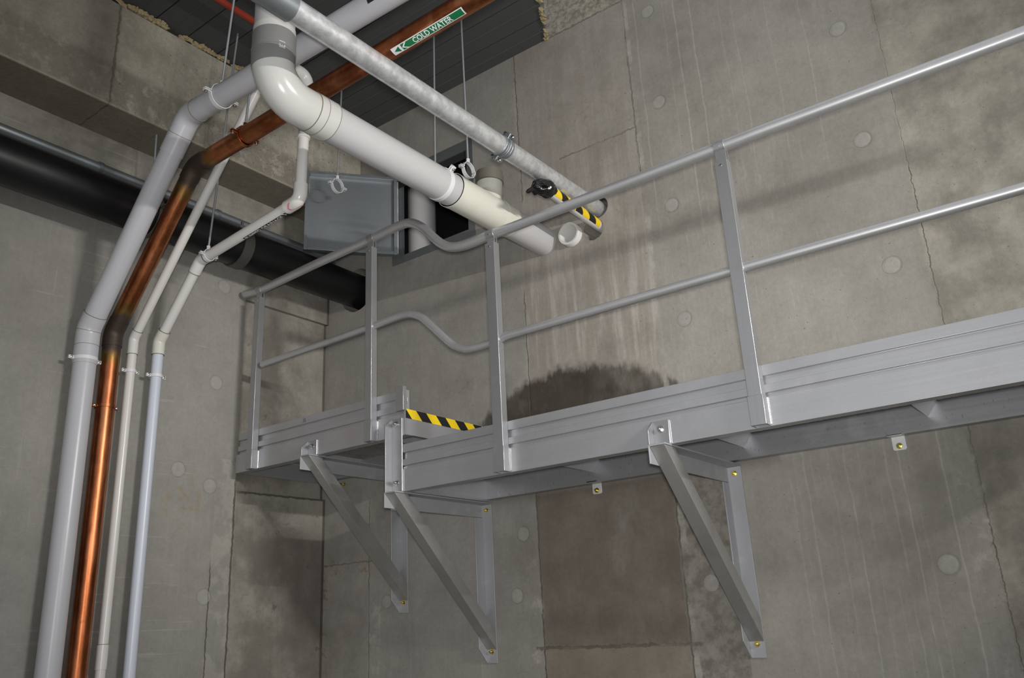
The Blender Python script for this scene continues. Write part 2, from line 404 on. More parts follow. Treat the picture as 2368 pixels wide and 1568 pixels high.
def hexbolt(bm, p, d, r=.011, h=.009):
    p, d = Vector(p), Vector(d).normalized()
    tube(bm, [p, p+d*.002], r*1.35, 20); tube(bm, [p+d*.002, p+d*(.002+h)], r, 6); tube(bm, [p+d*(.002+h), p+d*(.012+h)], r*.5, 12)
def obj(name, bm, mat, parent=None, loc=(0, 0, 0), bevel=0, smooth=40, label=None):
    bmesh.ops.recalc_face_normals(bm, faces=bm.faces[:])
    loc = Vector(loc)
    if parent is not None:
        o0 = Vector(parent['_org']) if '_org' in parent else Vector((0, 0, 0))
        bmesh.ops.translate(bm, verts=bm.verts[:], vec=-o0)
    me = bpy.data.meshes.new(name); bm.to_mesh(me); bm.free()
    for p in me.polygons: p.use_smooth = True
    me.set_sharp_from_angle(angle=math.radians(smooth))
    o = bpy.data.objects.new(name, me); COL.objects.link(o)
    for mm in (mat if isinstance(mat, (list, tuple)) else [mat]): me.materials.append(mm)
    if parent is not None:
        o.parent = parent; o['_org'] = parent['_org']
    if bevel:
        b = o.modifiers.new('bevel', 'BEVEL'); b.width = bevel; b.segments = 2; b.limit_method = 'ANGLE'; b.angle_limit = math.radians(50)
    if label: o['label'] = label
    return o
def thing(name, label, cat, loc=(0, 0, 0), group=None):
    o = bpy.data.objects.new(name, None); COL.objects.link(o); o.location = loc; o['_org'] = tuple(loc)
    o.empty_display_size = .05
    o['label'] = label; o['category'] = cat
    if group: o['group'] = group
    return o
def tag(o, label, cat, group=None, kind=None):
    o['label'] = label; o['category'] = cat
    if group: o['group'] = group
    if kind: o['kind'] = kind
    return o
def struct(name, bm, mat, **k):
    o = obj(name, bm, mat, **k); o['kind'] = 'structure'; return o
B = bmesh.new
def part_tube(name, pts, r, mat, parent, **k):
    bm = B(); tube(bm, pts, r, k.pop('seg', 36)); return obj(name, bm, mat, parent, **k)
def cut(o, cutters):
    """real holes in a wall"""
    for c in cutters:
        md = o.modifiers.new('hole', 'BOOLEAN'); md.operation = 'DIFFERENCE'; md.solver = 'EXACT'; md.object = c
    dg = bpy.context.evaluated_depsgraph_get(); dg.update()
    me = bpy.data.meshes.new_from_object(o.evaluated_get(dg)); o.modifiers.clear(); old = o.data; o.data = me; bpy.data.meshes.remove(old)
    for c in cutters: bpy.data.objects.remove(c)
    me.set_sharp_from_angle(angle=math.radians(40))
def cutter_tube(a, b, r, jag=0, seg=48):
    bm = B(); rings = tube(bm, [a, b], r, seg)
    if jag:
        for k in range(seg):
            f = 1+random.uniform(-jag, jag); cA = Vector(a)
            for rg, c in zip(rings, (Vector(a), Vector(b))): rg[k].co = c+(rg[k].co-c)*f
    return obj('cutter', bm, M['dark'])
def cutter_box(lo, hi):
    bm = B(); box(bm, lo, hi); return obj('cutter', bm, M['dark'])

def text_mesh(body, size, bold=.012):
    cu = bpy.data.curves.new('t', 'FONT'); cu.body = body; cu.size = size; cu.offset = bold*size; cu.align_x = 'LEFT'; cu.resolution_u = 3
    o = bpy.data.objects.new('t', cu); COL.objects.link(o)
    dg = bpy.context.evaluated_depsgraph_get(); dg.update()
    me = bpy.data.meshes.new_from_object(o.evaluated_get(dg))
    bm = B(); bm.from_mesh(me); bpy.data.objects.remove(o); bpy.data.curves.remove(cu); bpy.data.meshes.remove(me)
    return bm
def bm_bounds(bm):
    xs = [v.co.x for v in bm.verts]; ys = [v.co.y for v in bm.verts]; return min(xs), max(xs), min(ys), max(ys)
def wrap(bm, fit, fn, cuts=8):
    """place flat letters: fit them in the unit box (u0,u1,v0,v1) and send (u,v) through fn"""
    x0, x1, y0, y1 = bm_bounds(bm); u0, u1, v0, v1 = fit
    for v in bm.verts:
        v.co.x = u0+(v.co.x-x0)/(x1-x0)*(u1-u0); v.co.y = v0+(v.co.y-y0)/(y1-y0)*(v1-v0)
    for k in range(1, cuts):
        yy = v0+(v1-v0)*k/cuts
        bmesh.ops.bisect_plane(bm, geom=bm.verts[:]+bm.edges[:]+bm.faces[:], plane_co=(0, yy, 0), plane_no=(0, 1, 0))
    for v in bm.verts: v.co = fn(v.co.x, v.co.y)
    return bm
def sheet(fn, nu=10, nv=8, u0=0, u1=1, v0=0, v1=1):
    bm = B(); g = [[bm.verts.new(fn(u0+(u1-u0)*i/nu, v0+(v1-v0)*j/nv)) for j in range(nv+1)] for i in range(nu+1)]
    for i in range(nu):
        for j in range(nv): bm.faces.new((g[i][j], g[i+1][j], g[i+1][j+1], g[i][j+1]))
    return bm
def hit_cyl(px, py, a, d, r):
    """where the sight line first meets a cylinder: (length along the axis, angle round it)"""
    a, d = Vector(a), Vector(d).normalized(); v = ray(px, py).normalized()
    u, w = cyl_uw(d); vp = v-d*v.dot(d); op = -a-d*(-a).dot(d)
    A = vp.dot(vp); Bq = 2*vp.dot(op); C = op.dot(op)-r*r; disc = max(0, Bq*Bq-4*A*C)
    t = (-Bq-math.sqrt(disc))/(2*A); p = v*t; q = p-a
    return q.dot(d), math.atan2(q.dot(w), q.dot(u))
def cyl_uw(d):
    d = d.normalized(); u = Vector((0, -1, 0))
    if abs(d.dot(u)) > .9: u = Vector((0, 0, -1))
    u = (u-d*u.dot(d)).normalized(); return u, d.cross(u).normalized()
def cyl_fn(a, d, r, s0, s1, p0, p1):
    a, d = Vector(a), Vector(d).normalized(); u, w = cyl_uw(d)
    def fn(U, V):
        s = s0+(s1-s0)*U; p = p0+(p1-p0)*V
        return a+d*s+(u*math.cos(p)+w*math.sin(p))*r
    return fn

# ================================================================== the room
bm = B(); box(bm, (-4.6, YW, -1.6), (1.6, YW+.9, 4.1))
wall_back = struct('wall_back', bm, M['back'])
GAL = Vector((-1.985, YW, 2.085)); BAG = Vector((-1.99, YW, 1.985)); WHT = Vector((-2.33, YW, 2.0)); BLK = Vector((-3.865, YW, 2.145))
cut(wall_back, [cutter_tube(GAL-Vector((-.012, .1, -.004)), GAL+Vector((.012, .35, .004)), .062),
    cutter_tube(BAG+Vector((-.022, -.1, -.014)), BAG+Vector((-.022, .35, -.014)), .062, .04),
    cutter_tube((-2.148, YW-.1, 1.980), (-2.148, YW+.3, 1.980), .0675, .01),
    cutter_tube(BLK+Vector((.03, -.1, -.01)), BLK+Vector((.03, .5, -.01)), .150, .012),
    cutter_box((-3.455, YW-.1, 2.252), (-2.86, YW+.1, 2.806)), cutter_box((-3.665, YW+.06, 1.95), (-2.6, YW+.7, 3.1)),
    cutter_box((-4.7, YW-.1, 3.315), (-2.215, YW+.35, 4.2))])
bm = B(); box(bm, (XL-.4, -2.2, -1.6), (XL, YW-.001, 3.27))
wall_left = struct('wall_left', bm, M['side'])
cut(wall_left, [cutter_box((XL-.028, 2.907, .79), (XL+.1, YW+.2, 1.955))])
bm = B(); box(bm, (-5.2, -2.2, 2.6455), (-3.80, YW-.001, 3.275)); struct('concrete_beam', bm, M['beam'], bevel=.008)
bm = B(); box(bm, (-4.6, -3.2, -1.75), (3.2, 4.6, -1.601)); struct('floor', bm, M['floor'])
# ribbed sheet ceiling: a folded profile swept along x, its far edge running skew beside the raised wall
bm = B(); y = -1.2; prof = []
while y < 3.75:
    prof += [(y, 3.300), (y+.090, 3.300), (y+.093, 3.296), (y+.098, 3.296), (y+.101, 3.300), (y+.193, 3.300), (y+.190, 3.325), (y+.203, 3.325), (y+.200, 3.300)]
    y += .2
xe = lambda yy: -2.219+(YW-yy)*.522
prof += [(y, 3.345), (-1.2, 3.345)]
A = [bm.verts.new((-5.0, a, b)) for a, b in prof]; C = [bm.verts.new((xe(a), a, b)) for a, b in prof]
for i in range(len(prof)): j = (i+1) % len(prof); bm.faces.new((A[i], C[i], C[j], A[j]))
bm.faces.new(A[::-1]); bm.faces.new(C)
ceiling = struct('ceiling', bm, M['deckmetal'])
for p in ceiling.data.polygons: p.use_smooth = False
# foam squeezed out where the sheet meets the beam and the raised wall
bm = B()
def blob(c, s, n=3):
    r = bmesh.ops.create_icosphere(bm, subdivisions=n, radius=1)
    ph = random.random()*9
    for v in r['verts']:
        k = 1+.22*math.sin(v.co.x*5+ph)+.2*math.sin(v.co.y*6+ph*2)+.2*math.sin(v.co.z*7+ph*3)
        v.co = Vector((v.co.x*s[0]*k, v.co.y*s[1]*k, v.co.z*s[2]*k))+Vector(c)
for ya, yb, h in ((1.80, 1.84, .010), (1.86, 2.06, .034), (2.17, 2.215, .015), (2.25, 2.36, .026), (2.41, 2.46, .02), (2.52, 2.575, .022), (2.8, 2.85, .018), (3.1, 3.2, .016)):
    k = ya
    while k <= yb: blob((-3.80+random.uniform(-.006, .006), k, 3.287+random.uniform(-.004, .004)), (h*.75, .022, .012)); k += .022
for k in range(22):
    yy = YW-.005-k*.033
    if k % 5 != 3: blob((xe(yy)+.006, yy, 3.297), (.006+.010*random.random(), .018+.01*random.random(), .010))
for k in range(14):
    xx = -3.75+k*.11+random.uniform(-.03, .03); blob((xx, YW+.004, 3.311), (.05, .006, .005+.004*random.random()))
tag(obj('foam_sealant', bm, M['foam'], smooth=80), 'tan expanding foam squeezed out along the edges of the ribbed ceiling sheet', 'foam', kind='stuff')

# ================================================================== pipes
def strap_bolts(root, c, axis, r, ear_dir, w=.022, mat='clip', rod=None, t=.0035, gap=True):
    """split ring: two half bands with ears, a screw through each pair of ears, a socket on top"""
    c = Vector(c); ax = Vector(axis).normalized(); e = Vector(ear_dir).normalized(); n = ax.cross(e).normalized()
    if n.z < 0: n = -n
    for sgn, nm in ((1, 'upper_band'), (-1, 'lower_band')):
        bm = B(); prof = []
        el = r*.42+.012; g = .003
        pts_in = [e*(r+el)+n*g*sgn, e*(r+.002)+n*g*sgn]
        pts = []
        for k in range(17):
            a = PI*k/16; pts.append(e*math.cos(a)*r+n*sgn*(math.sin(a)*r+g))
        line = [e*(r+el)+n*g*sgn]+pts+[e*-(r+el)+n*g*sgn]
        out = [e*(r+el)+n*(g+t)*sgn]+[e*math.cos(PI*k/16)*(r+t)+n*sgn*(max(math.sin(PI*k/16)*(r+t), t)+g) for k in range(17)]+[e*-(r+el)+n*(g+t)*sgn]
        a = [[bm.verts.new(c+p-ax*w/2) for p in L] for L in (line, out)]; b = [[bm.verts.new(c+p+ax*w/2) for p in L] for L in (line, out)]
        for i in range(len(line)-1):
            bm.faces.new((a[0][i], a[0][i+1], b[0][i+1], b[0][i])); bm.faces.new((a[1][i], b[1][i], b[1][i+1], a[1][i+1]))
            bm.faces.new((a[0][i], a[1][i], a[1][i+1], a[0][i+1])); bm.faces.new((b[0][i], b[0][i+1], b[1][i+1], b[1][i]))
        for i in (0, -1): bm.faces.new((a[0][i], b[0][i], b[1][i], a[1][i]))
        obj(nm, bm, M[mat], root, bevel=.0006)
    for s in (1, -1):
        p = c+e*s*(r+r*.25+.009); bm = B(); rr = .0045 if r < .05 else .006
        tube(bm, [p-n*.016, p+n*.016], rr*.7, 10); tube(bm, [p+n*.007, p+n*.013], rr*1.5, 6); tube(bm, [p-n*.013, p-n*.007], rr*1.5, 12)
        obj('screw', bm, M['screw'], root)
def hanger(name, label, c, axis, r, ear, top, group, mat='clip', rod_r=.0055, band=True):
    c = Vector(c); root = thing(name, label, 'hanger', tuple(c), group)
    if band: strap_bolts(root, c, axis, r, ear, mat=mat)
    n = Vector(axis).normalized().cross(Vector(ear).normalized()); n = n if n.z > 0 else -n
    p = c+n*(r+.006); bm = B(); tube(bm, [p, p+n*.022], .010, 6); obj('socket', bm, M[mat], root)
    bm = B(); tube(bm, [p+n*.012, Vector(top)], rod_r, 10); obj('rod', bm, M['zinc_rod'], root)
    return root
def saddle(label, c, r, mat='clip', ear=.026):
    """wall clip round an upright pipe, on a stud into the side wall"""
    c = Vector(c); root = thing('pipe_saddle', label, 'clip', tuple(c), 'saddle clips fixing the upright pipes'); w = .017; t = .003
    bm = B(); L1, L2 = [], []
    for k in range(21):
        a = -PI/2+PI*k/20; L1.append((math.cos(a)*r, math.sin(a)*r)); L2.append((math.cos(a)*(r+t), math.sin(a)*(r+t)))
    L1 = [(-.001, -(r+ear))]+[(.0, -r)]+L1[1:-1]+[(.0, r)]+[(-.001, r+ear)]
    L2 = [(t, -(r+ear))]+[(t, -r-t)]+L2[1:-1]+[(t, r+t)]+[(t, r+ear)]
    g = [[[bm.verts.new(c+Vector((a, b, s*w/2))) for a, b in L] for L in (L1, L2)] for s in (-1, 1)]
    for i in range(len(L1)-1):
        bm.faces.new((g[0][0][i], g[0][0][i+1], g[1][0][i+1], g[1][0][i])); bm.faces.new((g[0][1][i], g[1][1][i], g[1][1][i+1], g[0][1][i+1]))
        bm.faces.new((g[0][0][i], g[0][1][i], g[0][1][i+1], g[0][0][i+1])); bm.faces.new((g[1][0][i], g[1][0][i+1], g[1][1][i+1], g[1][1][i]))
    for i in (0, -1): bm.faces.new((g[0][0][i], g[1][0][i], g[1][1][i], g[0][1][i]))
    obj('front_band', bm, M[mat], root, bevel=.0008)
    bm = B(); prevs = None; ring = []
    for k in range(17):
        a = PI/2+PI*k/16; ring.append(((math.cos(a)*r-.004), math.sin(a)*r, math.cos(a)*(r+t)-.004, math.sin(a)*(r+t)))
    for k in range(16):
        q0, q1 = ring[k], ring[k+1]; v = []
        for s in (-1, 1): v.append([bm.verts.new(c+Vector((x_, y_, s*w/2))) for x_, y_ in ((q0[0], q0[1]), (q0[2], q0[3]), (q1[2], q1[3]), (q1[0], q1[1]))])
        bm.faces.new(v[0]); bm.faces.new(v[1][::-1])
        for i in range(4): j = (i+1) % 4; bm.faces.new((v[0][i], v[1][i], v[1][j], v[0][j]))
    for s in (-1, 1): box(bm, (c.x-.008, c.y+s*(r+ear/2)-ear/2, c.z-w/2), (c.x-.002, c.y+s*(r+ear/2)+ear/2, c.z+w/2))
    obj('rear_band', bm, M[mat], root)
    for s in (-1, 1):
        p = c+Vector((t, s*(r+ear*.55), 0)); bm = B(); tube(bm, [p, p+Vector((.004, 0, 0))], .0065, 20); tube(bm, [p+Vector((.004, 0, 0)), p+Vector((.0065, 0, 0))], [.0065, .003], 20); obj('screw', bm, M['screw'], root)
    bm = B(); tube(bm, [Vector((XL-.02, c.y, c.z)), Vector((c.x-r-.004, c.y, c.z))], .006, 12); obj('stud', bm, M['zinc_rod'], root)
    return root
def collar(path, s0, s1, r, mat, root, name='socket', lip=.0):
    p = path_cut(path, s0, s1); bm = B(); tube(bm, p, r, 36); return obj(name, bm, mat, root)
def lines(path, ss, r, root):
    for s in ss: collar(path, s-.0012, s+.0012, r, M['joint'], root, 'joint_line')

# --- pale grey waste pipe, the widest of the four on the side wall
YB = 1.93; XP = XL+.10
g1 = ony(205, 763, YB); g2 = ony(437, 268, YB); g3 = ony(900, -12, YB)
gx = g1.x
pg = fillet([(gx, YB, -1.6), (gx, YB, g1.z), g2, g2+(g3-g2)*1.9], .10, 8)
root = thing('waste_pipe', 'wide pale grey waste pipe climbing the side wall then bending away under the ceiling', 'pipe', (gx, YB, -1.6))
rb = .0535
part_tube('pipe', pg, rb, M['pvc_grey'], root)
s1 = arc_at(pg, Vector(g1)); s2 = arc_at(pg, Vector(g2))
collar(pg, s1-.18, s1+.085, rb*1.06, M['pvc_grey'], root, 'elbow'); collar(pg, s2-.20, s2+.075, rb*1.06, M['pvc_grey'], root, 'elbow')
lines(pg, (s1-.085, s1-.005, s1+.085, s2-.10, s2+.075), rb*1.066, root)
# black label near the frame's top
d = (g3-g2).normalized(); a0 = Vector(g2)
q = [hit_cyl(px, py, a0, d, rb) for px, py in ((842, 1), (851, 9))]; sg = 1 if q[0][1] > q[1][1] else -1
bm = sheet(cyl_fn(a0, d, rb+.0006, q[1][0], q[1][0]+.28, q[1][1], q[1][1]+.5*sg)); obj('label', bm, M['black'], root, label='black marker label')

# --- copper cold water pipe
YC = 2.075
c1 = ony(262, 770, YC); c2 = ony(452, 384, YC); c3 = ony(1100, -6, YC); cx = c1.x; rc = .0445
pc = fillet([(cx, YC, -1.6), (cx, YC, c1.z), c2, c2+(c3-c2)*2.0], .09, 8)
root = thing('copper_pipe', 'fat copper cold water pipe with blackened brazed bends', 'pipe', (cx, YC, -1.6))
o0 = Vector((cx, YC, -1.6)); mk = [tuple(Vector(p)-o0) for p in ((cx, YC, c1.z), c2)]
M['copper'] = copper_mat(mk)
part_tube('pipe', pc, rc, M['copper'], root)
s1 = arc_at(pc, Vector(c1)); s2 = arc_at(pc, Vector(c2))
for s in (s1, s2): collar(pc, s-.075, s+.075, rc*1.07, M['copper'], root, 'elbow')
d = (c3-c2).normalized(); a0 = Vector(c2)
k0 = hit_cyl(905, 118, a0, d, rc); k1 = hit_cyl(1076, 28, a0, d, rc); k2 = hit_cyl(1064, 17, a0, d, rc)
pb, pt = (hit_cyl(1000, 78, a0, d, rc)[1], hit_cyl(991, 61, a0, d, rc)[1])
fn = cyl_fn(a0, d, rc+.0006, k0[0], k1[0], pb, pt); lab = obj('label', sheet(fn, 30, 8), M['white_print'], root, label='green COLD WATER label')
f2 = cyl_fn(a0, d, rc+.0010, k0[0], k1[0], pb, pt)
bm = sheet(f2, 30, 8, .135, .985, .10, .90); obj('green_field', bm, M['green'], lab)
f3 = cyl_fn(a0, d, rc+.0014, k0[0], k1[0], pb, pt)
bm = wrap(text_mesh('COLD WATER', .1, .02), (.30, .84, .17, .85), f3); obj('lettering', bm, M['white_print'], lab)
bm = B()
for tri in (((.025, .5), (.10, .86), (.10, .14)),): 
    vs = []
    for i in range(9):
        t = i/8; u_ = .03+.075*t; h_ = .36*t
        vs.append((bm.verts.new(f3(u_, .5-h_)), bm.verts.new(f3(u_, .5)), bm.verts.new(f3(u_, .5+h_))))
    for a, b in zip(vs, vs[1:]):
        for i in range(2):
            try: bm.faces.new((a[i], b[i], b[i+1], a[i+1]))
            except Exception: pass
obj('arrow', bm, M['green'], lab)
bm = B()
def chev(f, u0, u1, th, bm, n=8):
    for sg in (1, -1):
        rows = []
        for i in range(n+1):
            t = i/n; uu = u0+(u1-u0)*t; rows.append((bm.verts.new(f(uu, .5+sg*.38*t)), bm.verts.new(f(uu+th, .5+sg*.38*t))))
        for a, b in zip(rows, rows[1:]): bm.faces.new((a[0], a[1], b[1], b[0]))
chev(f3, .14, .19, .025, bm); obj('chevron', bm, M['white_print'], lab)

# --- thin white pipe (third on the wall) rising to the ceiling
Y3 = 2.184; t1 = ony(309, 784, Y3); t2 = ony(604, 196, Y3); t3 = ony(912, -3, Y3); tx = t1.x; r3 = .0235
t2 = Vector((t2.x, Y3, 2.63)); t3 = Vector((t3.x, Y3, 2.635))
p3 = fillet([(tx, Y3, -1.6), (tx, Y3, t1.z), t2, t2+(t3-t2)*2.2], .05, 8)
root = thing('slim_pipe', 'slim white pipe between the copper pipe and the pumped drainage pipe', 'pipe', (tx, Y3, -1.6))
part_tube('pipe', p3, r3, M['pvc_white'], root)
s1 = arc_at(p3, t1); s2 = arc_at(p3, t2); sc = arc_at(p3, Vector((tx, Y3, -.02)))
collar(p3, s1-.085, s1+.05, r3*1.14, M['pvc_white'], root, 'elbow'); collar(p3, s2-.05, s2+.06, r3*1.14, M['pvc_white'], root, 'elbow')
collar(p3, sc-.09, sc+.02, r3*1.12, M['pvc_white'], root, 'socket')
lines(p3, (s1-.085, s1+.05, sc+.02), r3*1.17, root)
sx = arc_at(p3, ony(457, 497, Y3))
# --- pumped drainage pipe
Y4 = 2.322; f1 = ony(368, 790, Y4); f2_ = ony(464, 602, Y4); f3_ = ony(694, 462, Y4); fx = f1.x; r4 = .0290
f5 = Vector((f3_.x+.02, Y4, 2.655))
f3_.z += .0
p4 = fillet([(fx, Y4, -1.6), (fx, Y4, f1.z), f2_, f3_, f5, Vector((f5.x, Y3+.03, 2.655))], .045, 8)
root = thing('drainage_pipe', 'white pumped drainage pipe nearest the catwalk, stepping up through two elbows', 'pipe', (fx, Y4, -1.6))
s1, s2, s3, s5 = (arc_at(p4, Vector(q)) for q in (f1, f2_, f3_, f5))
bm = B(); tube(bm, path_cut(p4, 0, s1-.03), r4*.97, 36); obj('lower_pipe', bm, M['pvc_blue'], root, label='bluish lower length')
bm = B(); tube(bm, path_cut(p4, s1-.04, 99), r4*.93, 36); obj('upper_pipe', bm, M['pvc_white'], root)
collar(p4, s1-.075, s1+.065, r4*1.10, M['pvc_cream'], root, 'elbow'); collar(p4, s2-.075, s2+.05, r4*1.10, M['pvc_white'], root, 'elbow')
collar(p4, s3-.085, s3+.075, r4*1.16, M['pvc_white'], root, 'elbow'); collar(p4, s5-.06, 99, r4*1.16, M['pvc_white'], root, 'elbow')
lines(p4, (s1-.075, s1+.065, s2-.075, s2+.05), r4*1.125, root); collar(p4, s3+.325, s3+.337, r4*1.10, M['white_print'], root, 'joint_line')
d = (f3_-f2_).normalized(); a0 = Vector(f2_); rl = r4*.93
h0 = hit_cyl(563, 552, a0, d, rl); h1 = hit_cyl(664, 494, a0, d, rl); mid_ = hit_cyl(612, 526, a0, d, rl)
hb = hit_cyl(614, 529, a0, d, rl)[1]; ht = hit_cyl(606, 517, a0, d, rl)[1]
hb = hb-.06; ht = hb+(ht-hb)*.66
fn = cyl_fn(a0, d, rl+.0006, h0[0], h1[0], hb, ht); lab = obj('label', sheet(fn, 24, 8), M['black'], root, label='black PUMPED DRAINAGE label')
f6 = cyl_fn(a0, d, rl+.0011, h0[0], h1[0], hb, ht)
obj('lettering', wrap(text_mesh('PUMPED DRAINAGE', .1, .02), (.03, .90, .14, .88), f6), M['white_print'], lab)
bm = B()
for sg in (1, -1):
    rows = []
    for i in range(7):
        t = i/6; rows.append((bm.verts.new(f6(.99-.045*t, .5+sg*.5*t)), bm.verts.new(f6(.965-.045*t, .5+sg*.5*t))))
    for a, b in zip(rows, rows[1:]): bm.faces.new((a[0], a[1], b[1], b[0]))
obj('arrow', bm, M['white_print'], lab)
# pink primer smeared on the elbow
rr = r4*1.16+.0008; a0e = Vector(f3_); fnp = cyl_fn(a0e-d*.08, d, rr, 0, .075, 0, 1)
def smear(ctrl, w, bm):
    rows = []
    for (s, p), (s2_, p2) in zip(ctrl, ctrl[1:]):
        for i in range(5):
            t = i/5; ss = s+(s2_-s)*t; pp = p+(p2-p)*t; ww = w*(.6+.8*random.random())
            rows.append((bm.verts.new(fnp(ss-ww/.075, pp)), bm.verts.new(fnp(ss+ww/.075, pp+.05))))
    for a, b in zip(rows, rows[1:]): bm.faces.new((a[0], a[1], b[1], b[0]))
bm = B(); pe = hit_cyl(680, 475, a0e-d*.08, d, rr)[1]; smear([(1.25, pe+.95), (1.0, pe+.55), (.70, pe+.65), (.30, pe+.35), (.22, pe-.05), (.40, pe-.55), (.55, pe-.75)], .006, bm); obj('primer_mark', bm, M['pink'], root, label='pink primer smear')

# saddles
saddle('white saddle clip round the wide pale grey pipe', (gx, YB, ony(193, 833, YB).z), rb+.001)
saddle('copper saddle clip round the copper pipe', (cx, YC, ony(243, 941, YC).z), rc+.001, 'copper', .02)
saddle('white saddle clip round the slim white pipe beside the copper one', (tx, Y3, ony(303, 858, Y3).z), r3+.001, ear=.022)
saddle('white saddle clip round the bluish length of the drainage pipe', (fx, Y4, ony(361, 870, Y4).z), r4+.001, ear=.024)

# --- big white stack: comes down, turns and runs into the back wall
root = thing('soil_pipe', 'big white soil pipe turning down from the ceiling and running into the back wall', 'pipe', (-2.33, 1.714, 2.0)); rw = .0795
A0, A1 = Vector((-2.33, 1.716, 4.0)), Vector((-2.33, YW+.3, 2.0)); Kk = Vector((-2.33, 1.716, 2.0))
pw = fillet([A0, Kk, A1], .135, 14); sk = arc_at(pw, Vector((-2.33, 1.716+.04, 2.04)))
yy = lambda v: arc_at(pw, Vector((-2.33, v, 2.0)))
zz = lambda v: arc_at(pw, Vector((-2.33, 1.716, v)))
bm = B(); tube(bm, path_cut(pw, 0, zz(2.19)), rw, 48); obj('riser', bm, M['pvc_horiz'], root)
bm = B(); tube(bm, path_cut(pw, yy(1.93), 99), rw, 48); obj('pipe', bm, M['pvc_horiz'], root)
collar(pw, zz(2.245), zz(2.105), rw*1.065, M['pvc_ring'], root, 'coupling'); collar(pw, zz(2.275), zz(2.245), rw*1.045, M['pvc_elbow'], root, 'coupling_rim')
cp = root.children[-2]
collar(pw, zz(2.17), zz(2.162), rw*1.085, M['pvc_ring'], root, 'coupling_rim')
collar(pw, zz(2.13), yy(2.0), rw*1.035, M['pvc_elbow'], root, 'elbow'); collar(pw, yy(1.90), yy(2.0), rw*1.065, M['pvc_elbow'], root, 'elbow_socket')
lines(pw, (yy(1.90), yy(1.94), yy(2.0)), rw*1.075, root)
ql = [hit_cyl(px, py, (-2.33, 1.716, 2.0), Vector((0, 0, 1)), rw*1.065) for px, py in ((645, 110), (660, 97))]
lab = obj('label', sheet(cyl_fn((-2.33, 1.716, 2.0), Vector((0, 0, 1)), rw*1.065+.0006, ql[0][0]+.004, ql[1][0]-.002, ql[0][1], ql[1][1])), M['pvc_horiz'], root)
bm = B(); fb = cyl_fn((-2.33, 1.716, 2.0), Vector((0, 0, 1)), rw*1.065+.001, ql[0][0]+.004, ql[1][0]-.002, ql[0][1], ql[1][1])
for k, wd in enumerate((.06, .03, .09, .03, .05, .08, .03)):
    v0 = .12+k*.112; vs = [bm.verts.new(fb(u_, v_)) for u_, v_ in ((.35, v0), (.85, v0), (.85, v0+wd), (.35, v0+wd))]; bm.faces.new(vs)
obj('barcode', bm, M['black'], lab)
# tee with a screw cap
tee = collar(pw, yy(2.775), yy(3.235), rw*1.07, M['pvc_cream'], root, 'tee'); collar(pw, yy(2.775), yy(2.80), rw*1.10, M['pvc_cream'], root, 'tee_rim'); collar(pw, yy(3.14), yy(3.16), rw*1.09, M['pvc_cream'], root, 'tee_rim')
bm = B(); tube(bm, fillet([(-2.33, 2.90, 2.0), (-2.33, 3.075, 2.045), (-2.33, 3.09, 2.175)], .12, 8), .068, 40); obj('branch', bm, M['pvc_cream'], root)
bm = B(); tube(bm, [(-2.33, 3.09, 2.15), (-2.33, 3.09, 2.163), (-2.33, 3.09, 2.164), (-2.33, 3.09, 2.205), (-2.33, 3.09, 2.206), (-2.33, 3.09, 2.228)], [.066, .066, .0725, .0725, .069, .069], 40); cap = obj('cap', bm, M['olive'], root, label='olive screw cap')
bm = B(); box(bm, (-2.365, 3.078, 2.227), (-2.295, 3.102, 2.242)); obj('grip', bm, M['olive'], cap, bevel=.003)
# its strap
st = thing('pipe_strap', 'white strap with a bolted lug clamped round the big white soil pipe', 'strap', (-2.33, 2.70, 2.0))
bm = B(); tube(bm, [(-2.33, 2.687, 2.0), (-2.33, 2.713, 2.0)], rw+.0035, 48); obj('band', bm, M['clip'], st, bevel=.001)
e = Vector((.80, 0, .60)); n = Vector((-.60, 0, .80)); c = Vector((-2.33, 2.70, 2.0))
for s_ in (-1, 1):
    p = c+e*(rw+.002)+n*s_*.007; bm = B()
    extrude_poly(bm, [p-Vector((0, .012, 0))-n*.0018, p+e*.028-Vector((0, .012, 0))-n*.0018, p+e*.028-Vector((0, .012, 0))+n*.0018, p-Vector((0, .012, 0))+n*.0018], (0, .024, 0)); obj('lug', bm, M['clip'], st, bevel=.001)
p = c+e*(rw+.016); bm = B(); tube(bm, [p-n*.022, p+n*.022], .0035, 12); tube(bm, [p-n*.015, p-n*.0095], .0075, 6); tube(bm, [p+n*.0095, p+n*.014], .0075, 14); obj('bolt', bm, M['screw'], st)

# --- galvanised pipe
root = thing('galvanised_pipe', 'dull galvanised steel pipe crossing above the soil pipe into the back wall', 'pipe', tuple(GAL)); rg = .0445
bm = B(); tube(bm, [(GAL.x, .9, 2.07), (GAL.x, YW+.25, 2.092)], rg, 48); obj('pipe', bm, M['galv'], root)
gz = lambda v: 2.07+(v-.9)*.0075
bm = B(); tube(bm, [(GAL.x, 1.30, gz(1.3)), (GAL.x, 1.525, gz(1.525))], rg*1.13, 48); tube(bm, [(GAL.x, 1.45, gz(1.45)), (GAL.x, 1.45, gz(1.45)+.09)], rg*.95, 40); tf = obj('tee', bm, M['galv_sheet'], root)
bm = B(); tube(bm, [(GAL.x, 1.45, gz(1.45)+.08), (GAL.x, 1.45, 3.29)], rg*.72, 36); obj('dropper', bm, M['galv'], root)
yc = ony(1162, 338, GAL.x*0+2.74).y; c = Vector((GAL.x, 2.745, gz(2.745)))
bm = B()
for dy, r_ in ((-.022, 1.12), (0, 1.25), (.022, 1.12)): tube(bm, [c+Vector((0, dy-.008, 0)), c+Vector((0, dy+.008, 0))], rg*r_, 40)
cl = obj('coupling', bm, M['galv_sheet'], root, bevel=.003)
